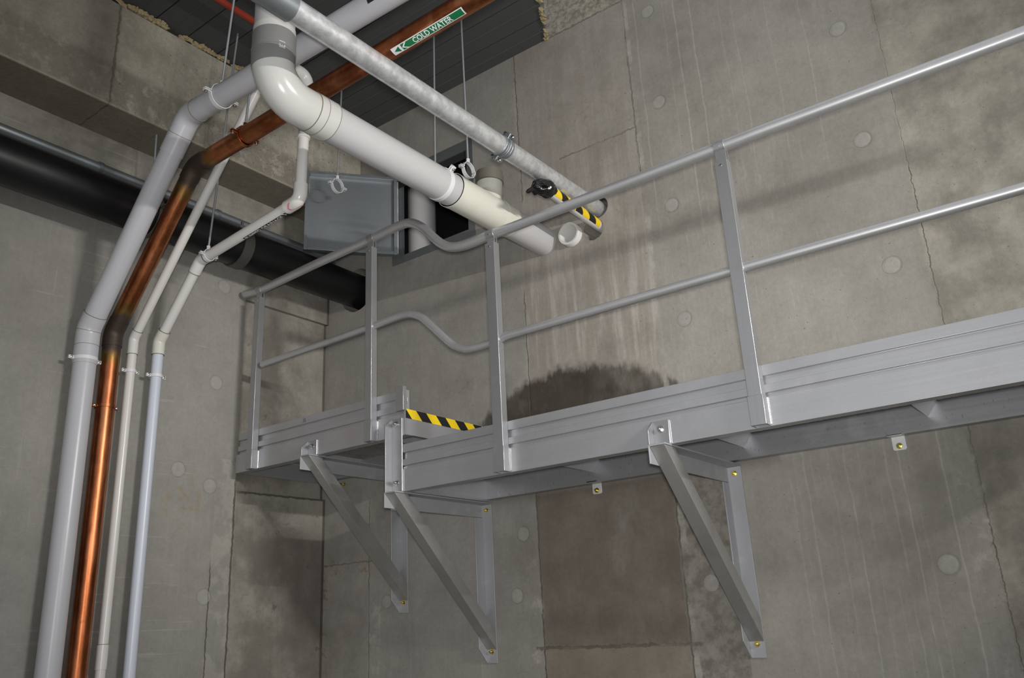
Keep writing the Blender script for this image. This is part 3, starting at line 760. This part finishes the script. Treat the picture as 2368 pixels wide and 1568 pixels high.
for s in (1, -1):
    e = Vector((.68*s, 0, .73*s)); bm = B(); p = c+e*(rg*1.25+.004); n = Vector((-.73, 0, .68))
    extrude_poly(bm, [p-e*.020-Vector((0, .013, 0))-n*.016, p+e*.011-Vector((0, .013, 0))-n*.014, p+e*.011-Vector((0, .013, 0))+n*.014, p-e*.020-Vector((0, .013, 0))+n*.016], (0, .026, 0)); obj('lug', bm, M['galv_sheet'], cl, bevel=.003)
    bm = B(); tube(bm, [p-n*.04, p+n*.036], .006, 12); tube(bm, [p+n*.021, p+n*.032], .011, 6); tube(bm, [p-n*.034, p-n*.021], .010, 14); obj('bolt', bm, M['screw'], cl)

# --- black pipe and the galvanised conduit above it
root = thing('black_pipe', 'fat black pipe running along the top of the side wall into a rough hole', 'pipe', tuple(BLK)); rk = .1125
bm = B(); tube(bm, [(BLK.x, -2.0, BLK.z+.01), (BLK.x, YW+.3, BLK.z)], rk, 56); obj('pipe', bm, M['black_pipe'], root)
bm = B(); tube(bm, [(BLK.x, 2.635, BLK.z), (BLK.x, 2.70, BLK.z)], rk+.006, 56); hk = obj('band', bm, M['dust'], root)
bm = B(); q = Vector((BLK.x+.03, 2.665, BLK.z+rk)); tube(bm, [q, q+Vector((.0, 0, .045))], .009, 12); box(bm, q-Vector((.012, .022, .012)), q+Vector((.012, .022, .016))); obj('bolt', bm, M['screw'], hk)
CX, CZ = -4.02, 2.402
root = thing('conduit', 'thin galvanised conduit running just above the fat black pipe', 'conduit', (CX, 0, CZ))
bm = B(); tube(bm, [(CX, -2.0, CZ+.01), (CX, 3.54, CZ-.01)], .027, 28); obj('tube', bm, M['galv_sheet'], root)
for yb in (.6, 1.9, 2.62, 3.3):
    bm = B(); tube(bm, [(CX, yb-.012, CZ+.006-yb*.004), (CX, yb+.012, CZ+.006-yb*.004)], .030, 28); box(bm, (XL-.01, yb-.012, CZ-.02), (CX-.005, yb+.012, CZ+.02)); obj('bracket', bm, M['galv_dark'], root)
# --- red pipe under the ceiling
zr = 3.235; a = onz(497, -3, zr); b = onz(589, 48, zr); xr_ = (a.x+b.x)/2
root = thing('sprinkler_pipe', 'small red pipe tight under the ribbed ceiling', 'pipe', (xr_, a.y, zr))
bm = B(); tube(bm, [(xr_, .3, zr), (xr_, 2.62, zr), (xr_, 2.62, 3.29)], .0215, 24); obj('pipe', bm, M['red'], root)

# --- hangers
G = 'threaded rod hangers from the ceiling'
HX = (1, 0, 0); EY = (0, 1, 0)
def on_line(a, b, px, py, Yp):
    return ony(px, py, Yp)
c = ony(511, 219, YB); k = (Vector(c)-g2).dot((g3-g2).normalized()); cc = Vector(g2)+(g3-g2).normalized()*k
tp = ony(541, 0, YB-.03); tp = cc+Vector((0, 0, .06))+(tp-cc-Vector((0, 0, .06)))*((3.30-cc.z-.06)/(tp.z-cc.z-.06))
hanger('pipe_hanger', 'rod and white split ring holding the wide pale grey pipe past its upper bend', cc, g3-g2, rb+.001, EY, tp, G)
c = ony(482, 590, Y4); k = (Vector(c)-f2_).dot((f3_-f2_).normalized()); cc = f2_+(f3_-f2_).normalized()*k
hanger('pipe_hanger', 'long leaning rod with white ring holding the pumped drainage pipe', cc, f3_-f2_, r4*.93+.001, EY, onz(550, 78, 3.30), G)
c = ony(566, 312, YC); k = (Vector(c)-c2).dot((c3-c2).normalized()); cc = c2+(c3-c2).normalized()*k
hanger('pipe_hanger', 'rod with copper ring holding the copper pipe above its brazed bend', cc, c3-c2, rc+.001, EY, Vector((cc.x+.02, cc.y+.06, 3.30)), G, 'copper')
for px, py, tx_, lb in ((780, 430, (790, 205), 'rod with an empty white split ring in front of the open hatch door'), (1083, 394, (1066, 40), 'rod with an empty white split ring beside the capped tee'), (1007, 420, (1003, 79), 'bare rod dropping behind the soil pipe ahead of the hatch opening')):
    t_ = onz(*tx_, 3.30); c = ony(px, py, t_.y)
    hanger('pipe_hanger', lb, c, HX, .041, EY, t_, G)
t_ = onz(362, 312, 2.6455); root = hanger('pipe_hanger', 'short rod from the concrete beam down to the black pipe', Vector((BLK.x, t_.y, BLK.z)), (0, 1, 0), rk+.001, HX, t_, G, 'dust', .0055)

# --- capped pipe with hazard tape, and the open stub beside it
root = thing('capped_pipe', 'short white pipe with a black plastic bag taped over its end', 'pipe', tuple(BAG)); ra = .0285
pa, pb_ = Vector((BAG.x, YW+.22, BAG.z)), Vector((-1.985, 3.075, 2.013))
bm = B(); tube(bm, [pa, pb_], ra, 32); obj('pipe', bm, M['pvc_white'], root)
# tape laid along the pipe: a sleeve over its far side, yellow and black bands
M['hz'] = None
m = MatB('hazard_spiral'); t = (m.y*1.0+m.z*.9-m.x*.3)*(1/.125); c_ = m.mix((t._m('FRACT')).step(.485, .515), (.012, .012, .013), (.80, .56, .012)); M['hz'] = m.set(c_, .4)
dd = (pb_-pa).normalized(); L_ = (pb_-pa).length
b1 = hit_cyl(1375, 500, pa, dd, ra)[1]; b0 = hit_cyl(1360, 503, pa, dd, ra)[1]
bm = sheet(cyl_fn(pa, dd, ra+.0012, .225, L_-.03, b0+.25, b0-1.9) if b1 < b0 else cyl_fn(pa, dd, ra+.0012, .225, L_-.03, b0-.25, b0+1.9), 20, 14); obj('tape', bm, M['hz'], root, label='yellow and black hazard tape')
bm = B(); r = bmesh.ops.create_icosphere(bm, subdivisions=5, radius=1)
u_, w_ = cyl_uw(dd)
for v in r['verts']:
    n = v.co.copy(); k = 1+.05*math.sin(n.x*6+n.y*4)+.045*math.sin(n.z*9+n.x*5)+.03*abs(math.sin(n.y*9+n.z*6+n.x*3))+.015*math.sin(n.x*25+n.z*13)
    v.co = pb_+dd*(-.010+n.x*.072*k)+u_*n.y*.044*k+w_*n.z*.043*k+Vector((-.022, 0, -.012))*max(0, n.x)
bg = obj('bag', bm, M['bag'], root, smooth=60, label='crumpled black plastic')
bm = B(); q = pb_+dd*.062+Vector((-.03, 0, -.03)); tube(bm, [q-dd*.03, q, q+dd*.022+Vector((-.01, 0, -.018)), q+dd*.03+Vector((-.018, 0, -.024))], [.02, .013, .011, .004], 9); obj('knot', bm, M['bag'], bg, smooth=25)
qh = hit_cyl(1266, 425, pb_+dd*.02, dd, .044)
bm = sheet(cyl_fn(pb_+dd*.02, dd, .0475, -.005, .04, qh[1]-.25, qh[1]+.25), 4, 4); obj('tape', bm, M['hazard_y'], bg)
SB = ony(1315, 545, YW-.035); SB = Vector((-2.148, SB.y, 1.980))
root = thing('pipe_stub', 'open white pipe stub ending just proud of the back wall', 'pipe', tuple(SB))
bm = B(); n = 40; rings = []
for yv, rv in ((YW+.25, .0655), (SB.y, .0655), (SB.y-.003, .063), (SB.y-.003, .053), (SB.y, .0505), (YW+.22, .0505)):
    rings.append([bm.verts.new((SB.x+rv*math.cos(2*PI*k/n), yv, SB.z+rv*math.sin(2*PI*k/n))) for k in range(n)])
for a, b in zip(rings, rings[1:]):
    for k in range(n): bm.faces.new((a[k], a[(k+1) % n], b[(k+1) % n], b[k]))
bm.faces.new(rings[-1]); obj('sleeve', bm, M['pvc_white'], root)

# ================================================================== hatch in the back wall
HX0, HX1, HZ0, HZ1 = -3.455, -2.86, 2.252, 2.806
root = thing('access_hatch', 'galvanised access hatch in the back wall with its door swung open', 'hatch', (HX0, YW, HZ0))
bm = B(); t = .004; fl = .048
for lo, hi in (((HX0-fl, HZ0-fl), (HX1+fl, HZ0)), ((HX0-fl, HZ1), (HX1+fl, HZ1+fl+.02)), ((HX0-fl, HZ0), (HX0, HZ1)), ((HX1, HZ0), (HX1+fl, HZ1))):
    box(bm, (lo[0], YW-t, lo[1]), (hi[0], YW-.0003, hi[1]))
for lo, hi in (((HX0, HZ0), (HX0+.003, HZ1)), ((HX1-.003, HZ0), (HX1, HZ1)), ((HX0, HZ0), (HX1, HZ0+.003)), ((HX0, HZ1-.003), (HX1, HZ1))):
    box(bm, (lo[0], YW-t, lo[1]), (hi[0], YW+.058, hi[1]))
obj('frame', bm, M['galv_sheet'], root)
bm = B(); box(bm, (-3.66, YW+.064, 1.955), (-2.605, YW+.695, 3.095)); bm.faces.ensure_lookup_table()
ff = min(bm.faces, key=lambda f: f.calc_center_median().y); bm.faces.remove(ff); obj('shaft', bm, M['dark'], root)  # near-black lining puts the darkness of the unlit shaft into the colour
bm = B(); box(bm, (HX0+.004, YW+.004, HZ1-.055), (HX1-.004, YW+.008, HZ1-.004)); obj('dark_gap_strip', bm, M['slot'], root)  # black strip painting in the dark gap along the top of the opening
bm = B(); box(bm, (HX0+.004, YW+.004, HZ0+.004), (HX0+.05, YW+.008, HZ1-.056)); obj('jamb_strip', bm, M['galv_dark'], root)
h0 = Vector((HX0+.002, YW-.012, HZ0+.004)); h1 = Vector((-3.812, 3.112, HZ0+.004)); du = (h1-h0); wd = .582; du = du.normalized(); dn = Vector((du.y, -du.x, 0)).normalized()
if dn.dot(-h0) < 0: dn = -dn
hh = .555
def pl(u0, u1, z0, z1, n0, n1, bm):
    q = [h0+du*u0+dn*n0, h0+du*u1+dn*n0, h0+du*u1+dn*n1, h0+du*u0+dn*n1]
    extrude_poly(bm, [p+Vector((0, 0, z0)) for p in q], (0, 0, z1-z0))
bm = B(); pl(0, wd, 0, hh, -.003, 0, bm)
dr = obj('door', bm, M['galv_sheet'], root, label='shallow tray door')
bm = B(); pl(0, .022, 0, hh, 0, .034, bm); pl(wd-.022, wd, 0, hh, 0, .034, bm); pl(.022, wd-.022, 0, .022, 0, .034, bm); pl(.022, wd-.022, hh-.022, hh, 0, .034, bm); obj('rim', bm, M['galv_sheet'], dr, bevel=.0015)
bm = B(); tube(bm, [h0+Vector((.004, .004, .02)), h0+Vector((.004, .004, hh-.02))], .007, 14); obj('hinge', bm, M['galv'], root)
root = thing('shaft_pipe', 'grey white pipe standing inside the dark hatch opening', 'pipe', (-3.47, 3.80, 1.96))
pv = ony(976, 520, 3.80); bm = B(); tube(bm, [(pv.x, 3.80, 1.958), (pv.x, 3.80, 3.09)], .094, 40); obj('pipe', bm, M['pvc_horiz'], root)

# ================================================================== catwalk
def toe_profile(z, yf=2.887):
    d = .013
    return [(yf+d, z), (yf+d, z+.014), (yf, z+.0145), (yf, z+.044), (yf+d, z+.0445), (yf+d, z+.077), (yf, z+.0775), (yf, z+.117), (yf+.030, z+.117), (yf+.030, z)]
def prof_x(bm, prof, x0, x1): extrude_poly(bm, [Vector((x0, a, b)) for a, b in prof], (x1-x0, 0, 0))
def channel(yf, z0, z1, dep=.05, t=.005):
    s = 1 if dep > 0 else -1; t2 = t*s
    return [(yf, z0), (yf+dep, z0), (yf+dep, z0+t), (yf+t2, z0+t), (yf+t2, z1-t), (yf+dep, z1-t), (yf+dep, z1), (yf, z1)]
def platform(name, label, x0, x1, zb, crosses, end_x=None, dz=.1405):
    root = thing(name, label, 'platform', (x0, 3.2, zb))
    bm = B(); prof_x(bm, channel(2.890, zb, zb+.107, .05), x0, x1); obj('front_beam', bm, M['alu_x'], root, bevel=.0012)
    bm = B(); prof_x(bm, toe_profile(zb+.1075), x0+.02 if end_x else x0+.004, x1); obj('toe_board', bm, M['alu_x'], root, bevel=.001)
    bm = B(); prof_x(bm, channel(3.520, zb+.012, zb+.140, .049), x0, x1); obj('rear_beam', bm, M['alu_s'], root, bevel=.0012)
    for k in range(3):
        ya = 2.945+k*.192; bm = B(); box(bm, (x0+.012, ya, zb+dz), (x1-.01, ya+.186, zb+dz+.0135)); obj('deck_plank', bm, M['deck'], root)
    # pressed teeth along the beam's inner lip
    bm = B(); pts, rad = [], []; xx = x0+.05; i = 0
    while xx < x1-.08:
        pts += [(xx, 2.9425, zb+.0025), (xx+.008, 2.9425, zb+.004), (xx+.020, 2.9425, zb+.004), (xx+.028, 2.9425, zb+.0025)]; rad += [.0006, .0038, .0038, .0006]; xx += .060 if i % 2 else .048; i += 1
    tube(bm, pts, rad, 8); obj('tread_edge', bm, M['weld'], root)
    for cxx in crosses:
        h = Vector((cxx, 2.942, zb+.062)); bm = B(); lbar(bm, h, h+Vector((0, .577, 0)), (-1, 0, 1.25), (1, 0, 1.25), .070, .005); obj('cross_member', bm, M['alu_leg'], root)
    return root
M['deck'] = deck_mat()
ZB, ZA = .612, .882
low = platform('catwalk_platform', 'long lower aluminium catwalk platform bracketed to the back wall', -2.775, .45, ZB, (-2.103, -1.335, -.587, .16))
bm = B(); extrude_poly(bm, [Vector((-2.775, 2.894, ZB+.002)), Vector((-2.775, 3.565, ZB+.002)), Vector((-2.775, 3.565, ZB+.118)), Vector((-2.775, 2.894, ZB+.118))], (.005, 0, 0)); obj('end_plate', bm, M['alu_y'], low)
up = platform('landing_platform', 'short raised aluminium landing platform in the corner of the walls', -4.088, -2.752, ZA, (-3.75, -3.1), True, .100)
bm = B(); extrude_poly(bm, [Vector((-2.760, 2.884, ZA+.002)), Vector((-2.760, 3.555, ZA+.002)), Vector((-2.760, 3.555, ZA+.121)), Vector((-2.760, 2.884, ZA+.121))], (.008, 0, 0)); obj('end_plate', bm, M['alu_y'], up)
bm = B(); extrude_poly(bm, [Vector((-2.7517, 2.889, ZA+.082)), Vector((-2.7517, 3.553, ZA+.082)), Vector((-2.7517, 3.553, ZA+.128)), Vector((-2.7517, 2.889, ZA+.128))], (.001, 0, 0)); obj('hazard_tape', bm, M['hazard_y'], up, label='yellow and black striped tape')
bm = B(); box(bm, (-2.800, 2.868, ZA+.1185), (-2.748, 2.892, ZA+.240)); obj('toe_end_cap', bm, M['alu_z'], up, bevel=.0015)
bm = B(); box(bm, (-4.0965, 2.95, ZA+.004), (-4.0885, 3.50, ZA+.10)); obj('end_plate', bm, M['alu_y'], up)
# handwritten mark on the toe board
bm = text_mesh('.35', .03, -.006); x0_, x1_, y0_, y1_ = bm_bounds(bm); q0 = ony(699, 977, 2.8865); q1 = ony(711, 971, 2.8865)
for v in bm.verts: v.co = Vector((q0.x-.002+(v.co.x-x0_)/(x1_-x0_)*.030, 2.8866, q0.z-.002+(v.co.y-y0_)/(y1_-y0_)*.021))
obj('pen_mark', bm, M['black'], up, label='handwritten .35')
# wall tabs under the rear beam
for px, py, lb in ((1381, 1133, 'a'), (2080, 1030, 'b')):
    q = ony(px, py, YW-.006); bm = B(); w = .026
    pts = [(-w, .036), (w, .036), (w, -.016), (w-.006, -.022), (-w+.006, -.022), (-w, -.016)]
    extrude_poly(bm, [Vector((q.x+a, YW-.007, q.z+.002+b)) for a, b in pts], (0, .0065, 0)); box(bm, (q.x-w-.006, YW-.05, q.z+.034), (q.x+w, YW-.002, q.z+.040))
    tb = obj('wall_tab', bm, M['alu_tab'], low, bevel=.0012); bm = B(); hexbolt(bm, (q.x, YW-.0072, q.z-.002), (0, -1, 0), .009, .008); obj('bolt', bm, M['brass'], tb)

# --- brackets under it
def bracket(label, x0, zt, up_z, bolts_up, arm_tip=2.835):
    root = thing('wall_bracket', label, 'bracket', (x0, YW, zt-.8), 'triangular aluminium brackets carrying the catwalk')
    w, t = .069, .006
    bm = B(); lbar(bm, (x0, arm_tip, zt-.0005), (x0, YW-.0005, zt-.0005), (1, 0, 0), (0, 0, -1), w+.003, t); obj('arm', bm, M['alu_leg'], root, bevel=.0012)
    bm = B(); zb = zt-.8
    extrude_poly(bm, [Vector((x0, YW-t-.0005, zb)), Vector((x0+w, YW-t-.0005, zb)), Vector((x0+w, YW-t-.0005, zt-.007)), Vector((x0, YW-t-.0005, zt-.007))], (0, t, 0))
    extrude_poly(bm, [Vector((x0, YW-t-.0004, zb)), Vector((x0, YW-w, zb+.07)), Vector((x0, YW-w, zt-.074)), Vector((x0, YW-t-.0004, zt-.074))], (t, 0, 0)); obj('wall_leg', bm, M['alu_leg'], root, bevel=.0012)
    a = Vector((x0+.007, arm_tip+.004, zt-.008)); b = Vector((x0+.007, YW-t-.002, zt-.735)); d_ = (b-a).normalized()
    nrm = Vector((0, d_.z, -d_.y)).normalized()
    if nrm.y < 0: nrm = -nrm           # points back and up, into the triangle
    bm = B(); bw = .061
    poly = [a+nrm*0, a+Vector((bw, 0, 0)), a+Vector((bw, 0, 0))+nrm*bw, a+Vector((bw-t, 0, 0))+nrm*bw, a+Vector((bw-t, 0, 0))+nrm*t, a+nrm*t]
    # ends cut flush with the arm and with the leg
    A_, B_ = [], []
    for p in poly:
        k0 = (zt-.0075-p.z)/d_.z; A_.append(bm.verts.new(p+d_*max(k0, 0 if p is poly[0] else k0)))
        k1 = (YW-t-.002-p.y)/d_.y; B_.append(bm.verts.new(p+d_*k1))
    bm.faces.new(A_[::-1]); bm.faces.new(B_)
    for i in range(6): j = (i+1) % 6; bm.faces.new((A_[i], A_[j], B_[j], B_[i]))
    obj('brace', bm, M['alu_b'], root, bevel=.001)
    bm = B(); ut = .0065; yf = 2.8895
    extrude_poly(bm, [Vector((x0+.006, yf-ut, zt)), Vector((x0+w+.002, yf-ut, zt)), Vector((x0+w+.002, yf-ut, up_z)), Vector((x0+.006, yf-ut, up_z))], (0, ut, 0))
    extrude_poly(bm, [Vector((x0, yf, zt)), Vector((x0, yf-.05, zt)), Vector((x0, yf-.05, up_z-.035)), Vector((x0, yf-.008, up_z)), Vector((x0, yf, up_z))], (.006, 0, 0))
    ul = obj('upright_lug', bm, M['alu_z'], root, bevel=.001)
    bm = B(); tube(bm, [Vector((x0+w+.003, yf-ut+.002, zt+.004)), Vector((x0+w+.003, yf-ut+.002, up_z-.002))], .0022, 8); obj('weld', bm, M['weld'], ul)
    for z_ in bolts_up:
        bm = B(); hexbolt(bm, (x0+.036, yf-ut, z_), (0, -1, 0), .0105, .008); obj('bolt', bm, M['screw'], ul)
    for z_ in (zt-.036, zb+.055):
        bm = B(); hexbolt(bm, (x0+.036, YW-t-.0005, z_), (0, -1, 0), .0095, .010); obj('anchor_bolt', bm, M['brass'], root)
    bm = B(); tube(bm, [Vector((x0+.010, YW-.012, zb+.092)), Vector((x0+.06, YW-.011, zb+.092))], .004, 8); obj('weld', bm, M['weld'], root)
    return root
bracket('wall bracket under the middle of the long platform', -1.447, ZB, ZB+.094, (ZB+.062,))
bracket('wall bracket at the step, its tall upright joining both platforms', -2.846, ZB, ZA+.086, (ZA+.06, ZB+.045))
bracket('wall bracket under the short raised landing beside the corner', -3.460, ZA, ZA+.080, (ZA+.05,))
q = ony(796, 1120, YW); bm = B(); hexbolt(bm, (q.x, YW, q.z), (0, -1, 0), .009, .010)
tube(bm, [(q.x, YW-.02, q.z), (q.x, YW-.045, q.z)], .005, 12); tag(obj('anchor_bolt', bm, M['brass']), 'lone brass anchor bolt sticking out of the back wall under the raised landing', 'bolt')

# --- guardrail
root = thing('guardrail', 'aluminium guardrail with two tube rails and four posts along the catwalk', 'guardrail', (-2.2, YR, ZB))
PT = lambda l: [ony(592+a/4, o+b/4, YR) for (a, o, b) in l]
zr1 = 1.740
tr = PT([(-100, 392, 1155), (40, 392, 1118), (560, 392, 872), (1060, 392, 645), (1250, 392, 556), (1330, 392, 518), (1420, 392, 494), (1500, 392, 515), (1570, 392, 562), (1650, 392, 637), (1720, 392, 690), (1790, 392, 716), (1880, 392, 712), (2000, 392, 678), (2180, 392, 602)])
for p in tr: p.y = YR
tail = [Vector((-2.046, YR, 1.738)), Vector((-.817, YR, zr1+.004)), Vector((.5, YR, 1.732))]
def smooth_path(pts, sub=6):
    out = []
    for i in range(len(pts)-1):
        p0 = pts[max(i-1, 0)]; p1 = pts[i]; p2 = pts[i+1]; p3_ = pts[min(i+2, len(pts)-1)]
        for k in range(sub):
            t = k/sub; out.append(.5*((2*p1)+(p2-p0)*t+(2*p0-5*p1+4*p2-p3_)*t*t+(3*p1-p0-3*p2+p3_)*t*t*t))
    out.append(pts[-1]); return out
tr[0].x = max(tr[0].x, XL+.004)
head = [tr[0]]+[tr[3]]
body = smooth_path(tr[3:]+tail[:1], 6)
bm = B(); tube(bm, [tr[0], tr[1], tr[2]]+body+tail[1:], .0238, 28); obj('top_rail', bm, M['alu_rail'], root)
mp = [ony(592+a/4, o+b/4, YR) for (a, o, b) in ((60, 784, 236), (700, 784, 16), (1000, 392, 1478), (1150, 392, 1424), (1300, 392, 1368), (1380, 392, 1346), (1450, 392, 1342), (1530, 392, 1368), (1600, 392, 1426), (1740, 392, 1556), (1830, 784, 62), (1920, 784, 92), (2000, 784, 88), (2150, 784, 48))]
mt = [Vector((-2.107, YR, 1.220)), Vector((-.954, YR, 1.217)), Vector((.5, YR, 1.205))]
bm = B(); tube(bm, [mp[0], mp[1]]+smooth_path(mp[2:]+mt[:1], 6)+mt[1:], .0192, 24); obj('mid_rail', bm, M['alu_rail'], root)
for xa, xb, zbot, ztop in ((-1.038, -.9865, ZB+.002, 1.672), (-2.192, -2.1385, ZB+.002, 1.692), (-2.991, -2.946, ZA-.004, 1.925), (-3.930, -3.884, ZA-.004, 1.900)):
    bm = B(); t = .0035; y0, y1 = 2.846, 2.886
    # open channel: face toward the room, two returns back to the beam
    P_ = [(xa, y1), (xa, y0), (xb, y0), (xb, y1), (xb-t, y1), (xb-t, y0+t), (xa+t, y0+t), (xa+t, y1)]
    extrude_poly(bm, [Vector((a, b, zbot+.1)) for a, b in P_], (0, 0, ztop-zbot-.1))
    po = obj('post', bm, M['alu_z'], root, bevel=.0015)
    bm = B(); P_ = [(xa-.003, y1+.002), (xa-.003, y0-.003), (xb+.003, y0-.003), (xb+.003, y1+.002), (xb-t, y1+.002), (xb-t, y0+t), (xa+t, y0+t), (xa+t, y1+.002)]
    extrude_poly(bm, [Vector((a, b, zbot)) for a, b in P_], (0, 0, .108)); sk_ = obj('sleeve', bm, M['alu_z'], po, bevel=.0015)
    bm = B(); k = 0
    while k < 12: tube(bm, [(xb+.004, y1+.001, zbot+.006+k*.008), (xb+.004, y1+.001, zbot+.013+k*.008)], [.0025, .0034], 8); k += 1
    obj('weld', bm, M['weld'], po)
    rz = min((tr+tail+body), key=lambda p: abs(p.x-(xa+xb)/2)).z
    bm = B(); xm = (xa+xb)/2; hw = .022; L = []
    for k in range(9):
        a = PI*.98+PI*1.04*k/8; L.append((YR+math.cos(a)*.0262, rz+math.sin(a)*.0262))
    pr = [(L[0][0], L[0][1]+.012)]+L+[(L[-1][0], L[-1][1]+.012)]
    inn = [(YR+(a-YR)*.93, rz+(b-rz)*.93) for a, b in pr]
    extrude_poly(bm, [Vector((xm-hw, a, b)) for a, b in pr+inn[::-1]], (2*hw, 0, 0))
    box(bm, (xm-hw, YR-.012, ztop-.01), (xm+hw, YR-.008, rz-.022)); box(bm, (xm-hw, YR+.006, ztop-.01), (xm+hw, YR+.010, rz-.022)); obj('rail_clip', bm, M['alu_z'], po, bevel=.0006)
    bm = B(); tube(bm, [(xm, YR-.027, rz-.008), (xm, YR-.0295, rz-.009)], .004, 12); tube(bm, [(xm, y0+.001, ztop-.02), (xm, y0-.0025, ztop-.02)], .004, 12); obj('rivet', bm, M['screw'], po)

# ================================================================== light and camera
def lamp(name, kind, loc, energy, **k):
    l = bpy.data.lights.new(name, kind); l.energy = energy; o = bpy.data.objects.new(name, l); COL.objects.link(o); o.location = loc
    for a, b in k.items(): setattr(l, a, b)
    return o
def aim(o, t): o.rotation_euler = (Vector(t)-o.location).to_track_quat('-Z', 'Y').to_euler()
wl = lamp('work_lamp', 'AREA', (2.2, 1.8, 1.61), 28, shape='RECTANGLE', size=.9, size_y=.045, spread=math.radians(80), color=(1.0, .97, .93))
wl.rotation_euler = Vector((5.5, -1.2, .15)).to_track_quat('Z', 'Y').to_euler()
fl = lamp('camera_fill', 'SPOT', (.05, -.05, .04), 315, shadow_soft_size=.05, color=(1.0, .98, .955), spot_size=math.radians(81), spot_blend=1.0)  # fill light added beside the lens to brighten the view; no real fixture
fl.rotation_euler = Matrix((R0, -R1, -R2)).transposed().to_euler()
wd_ = bpy.data.worlds.new('room'); S.world = wd_; wd_.use_nodes = True
wd_.node_tree.nodes['Background'].inputs[0].default_value = (.95, .98, 1.0, 1); wd_.node_tree.nodes['Background'].inputs[1].default_value = .44

cam = bpy.data.cameras.new('camera'); co = bpy.data.objects.new('camera', cam); COL.objects.link(co)
cam.sensor_fit = 'HORIZONTAL'; cam.sensor_width = 36; cam.lens = F/W*36; cam.clip_start = .02; cam.clip_end = 60
co.matrix_world = Matrix((R0, -R1, -R2)).transposed().to_4x4()
S.camera = co
for o in list(S.objects):
    if o.parent is None: o.location.z += LIFT
    if '_org' in o: del o['_org']
S.view_settings.view_transform = 'Standard'; S.view_settings.look = 'None'; S.view_settings.exposure = 0.0; S.view_settings.gamma = 1; S.view_settings.use_curve_mapping = False
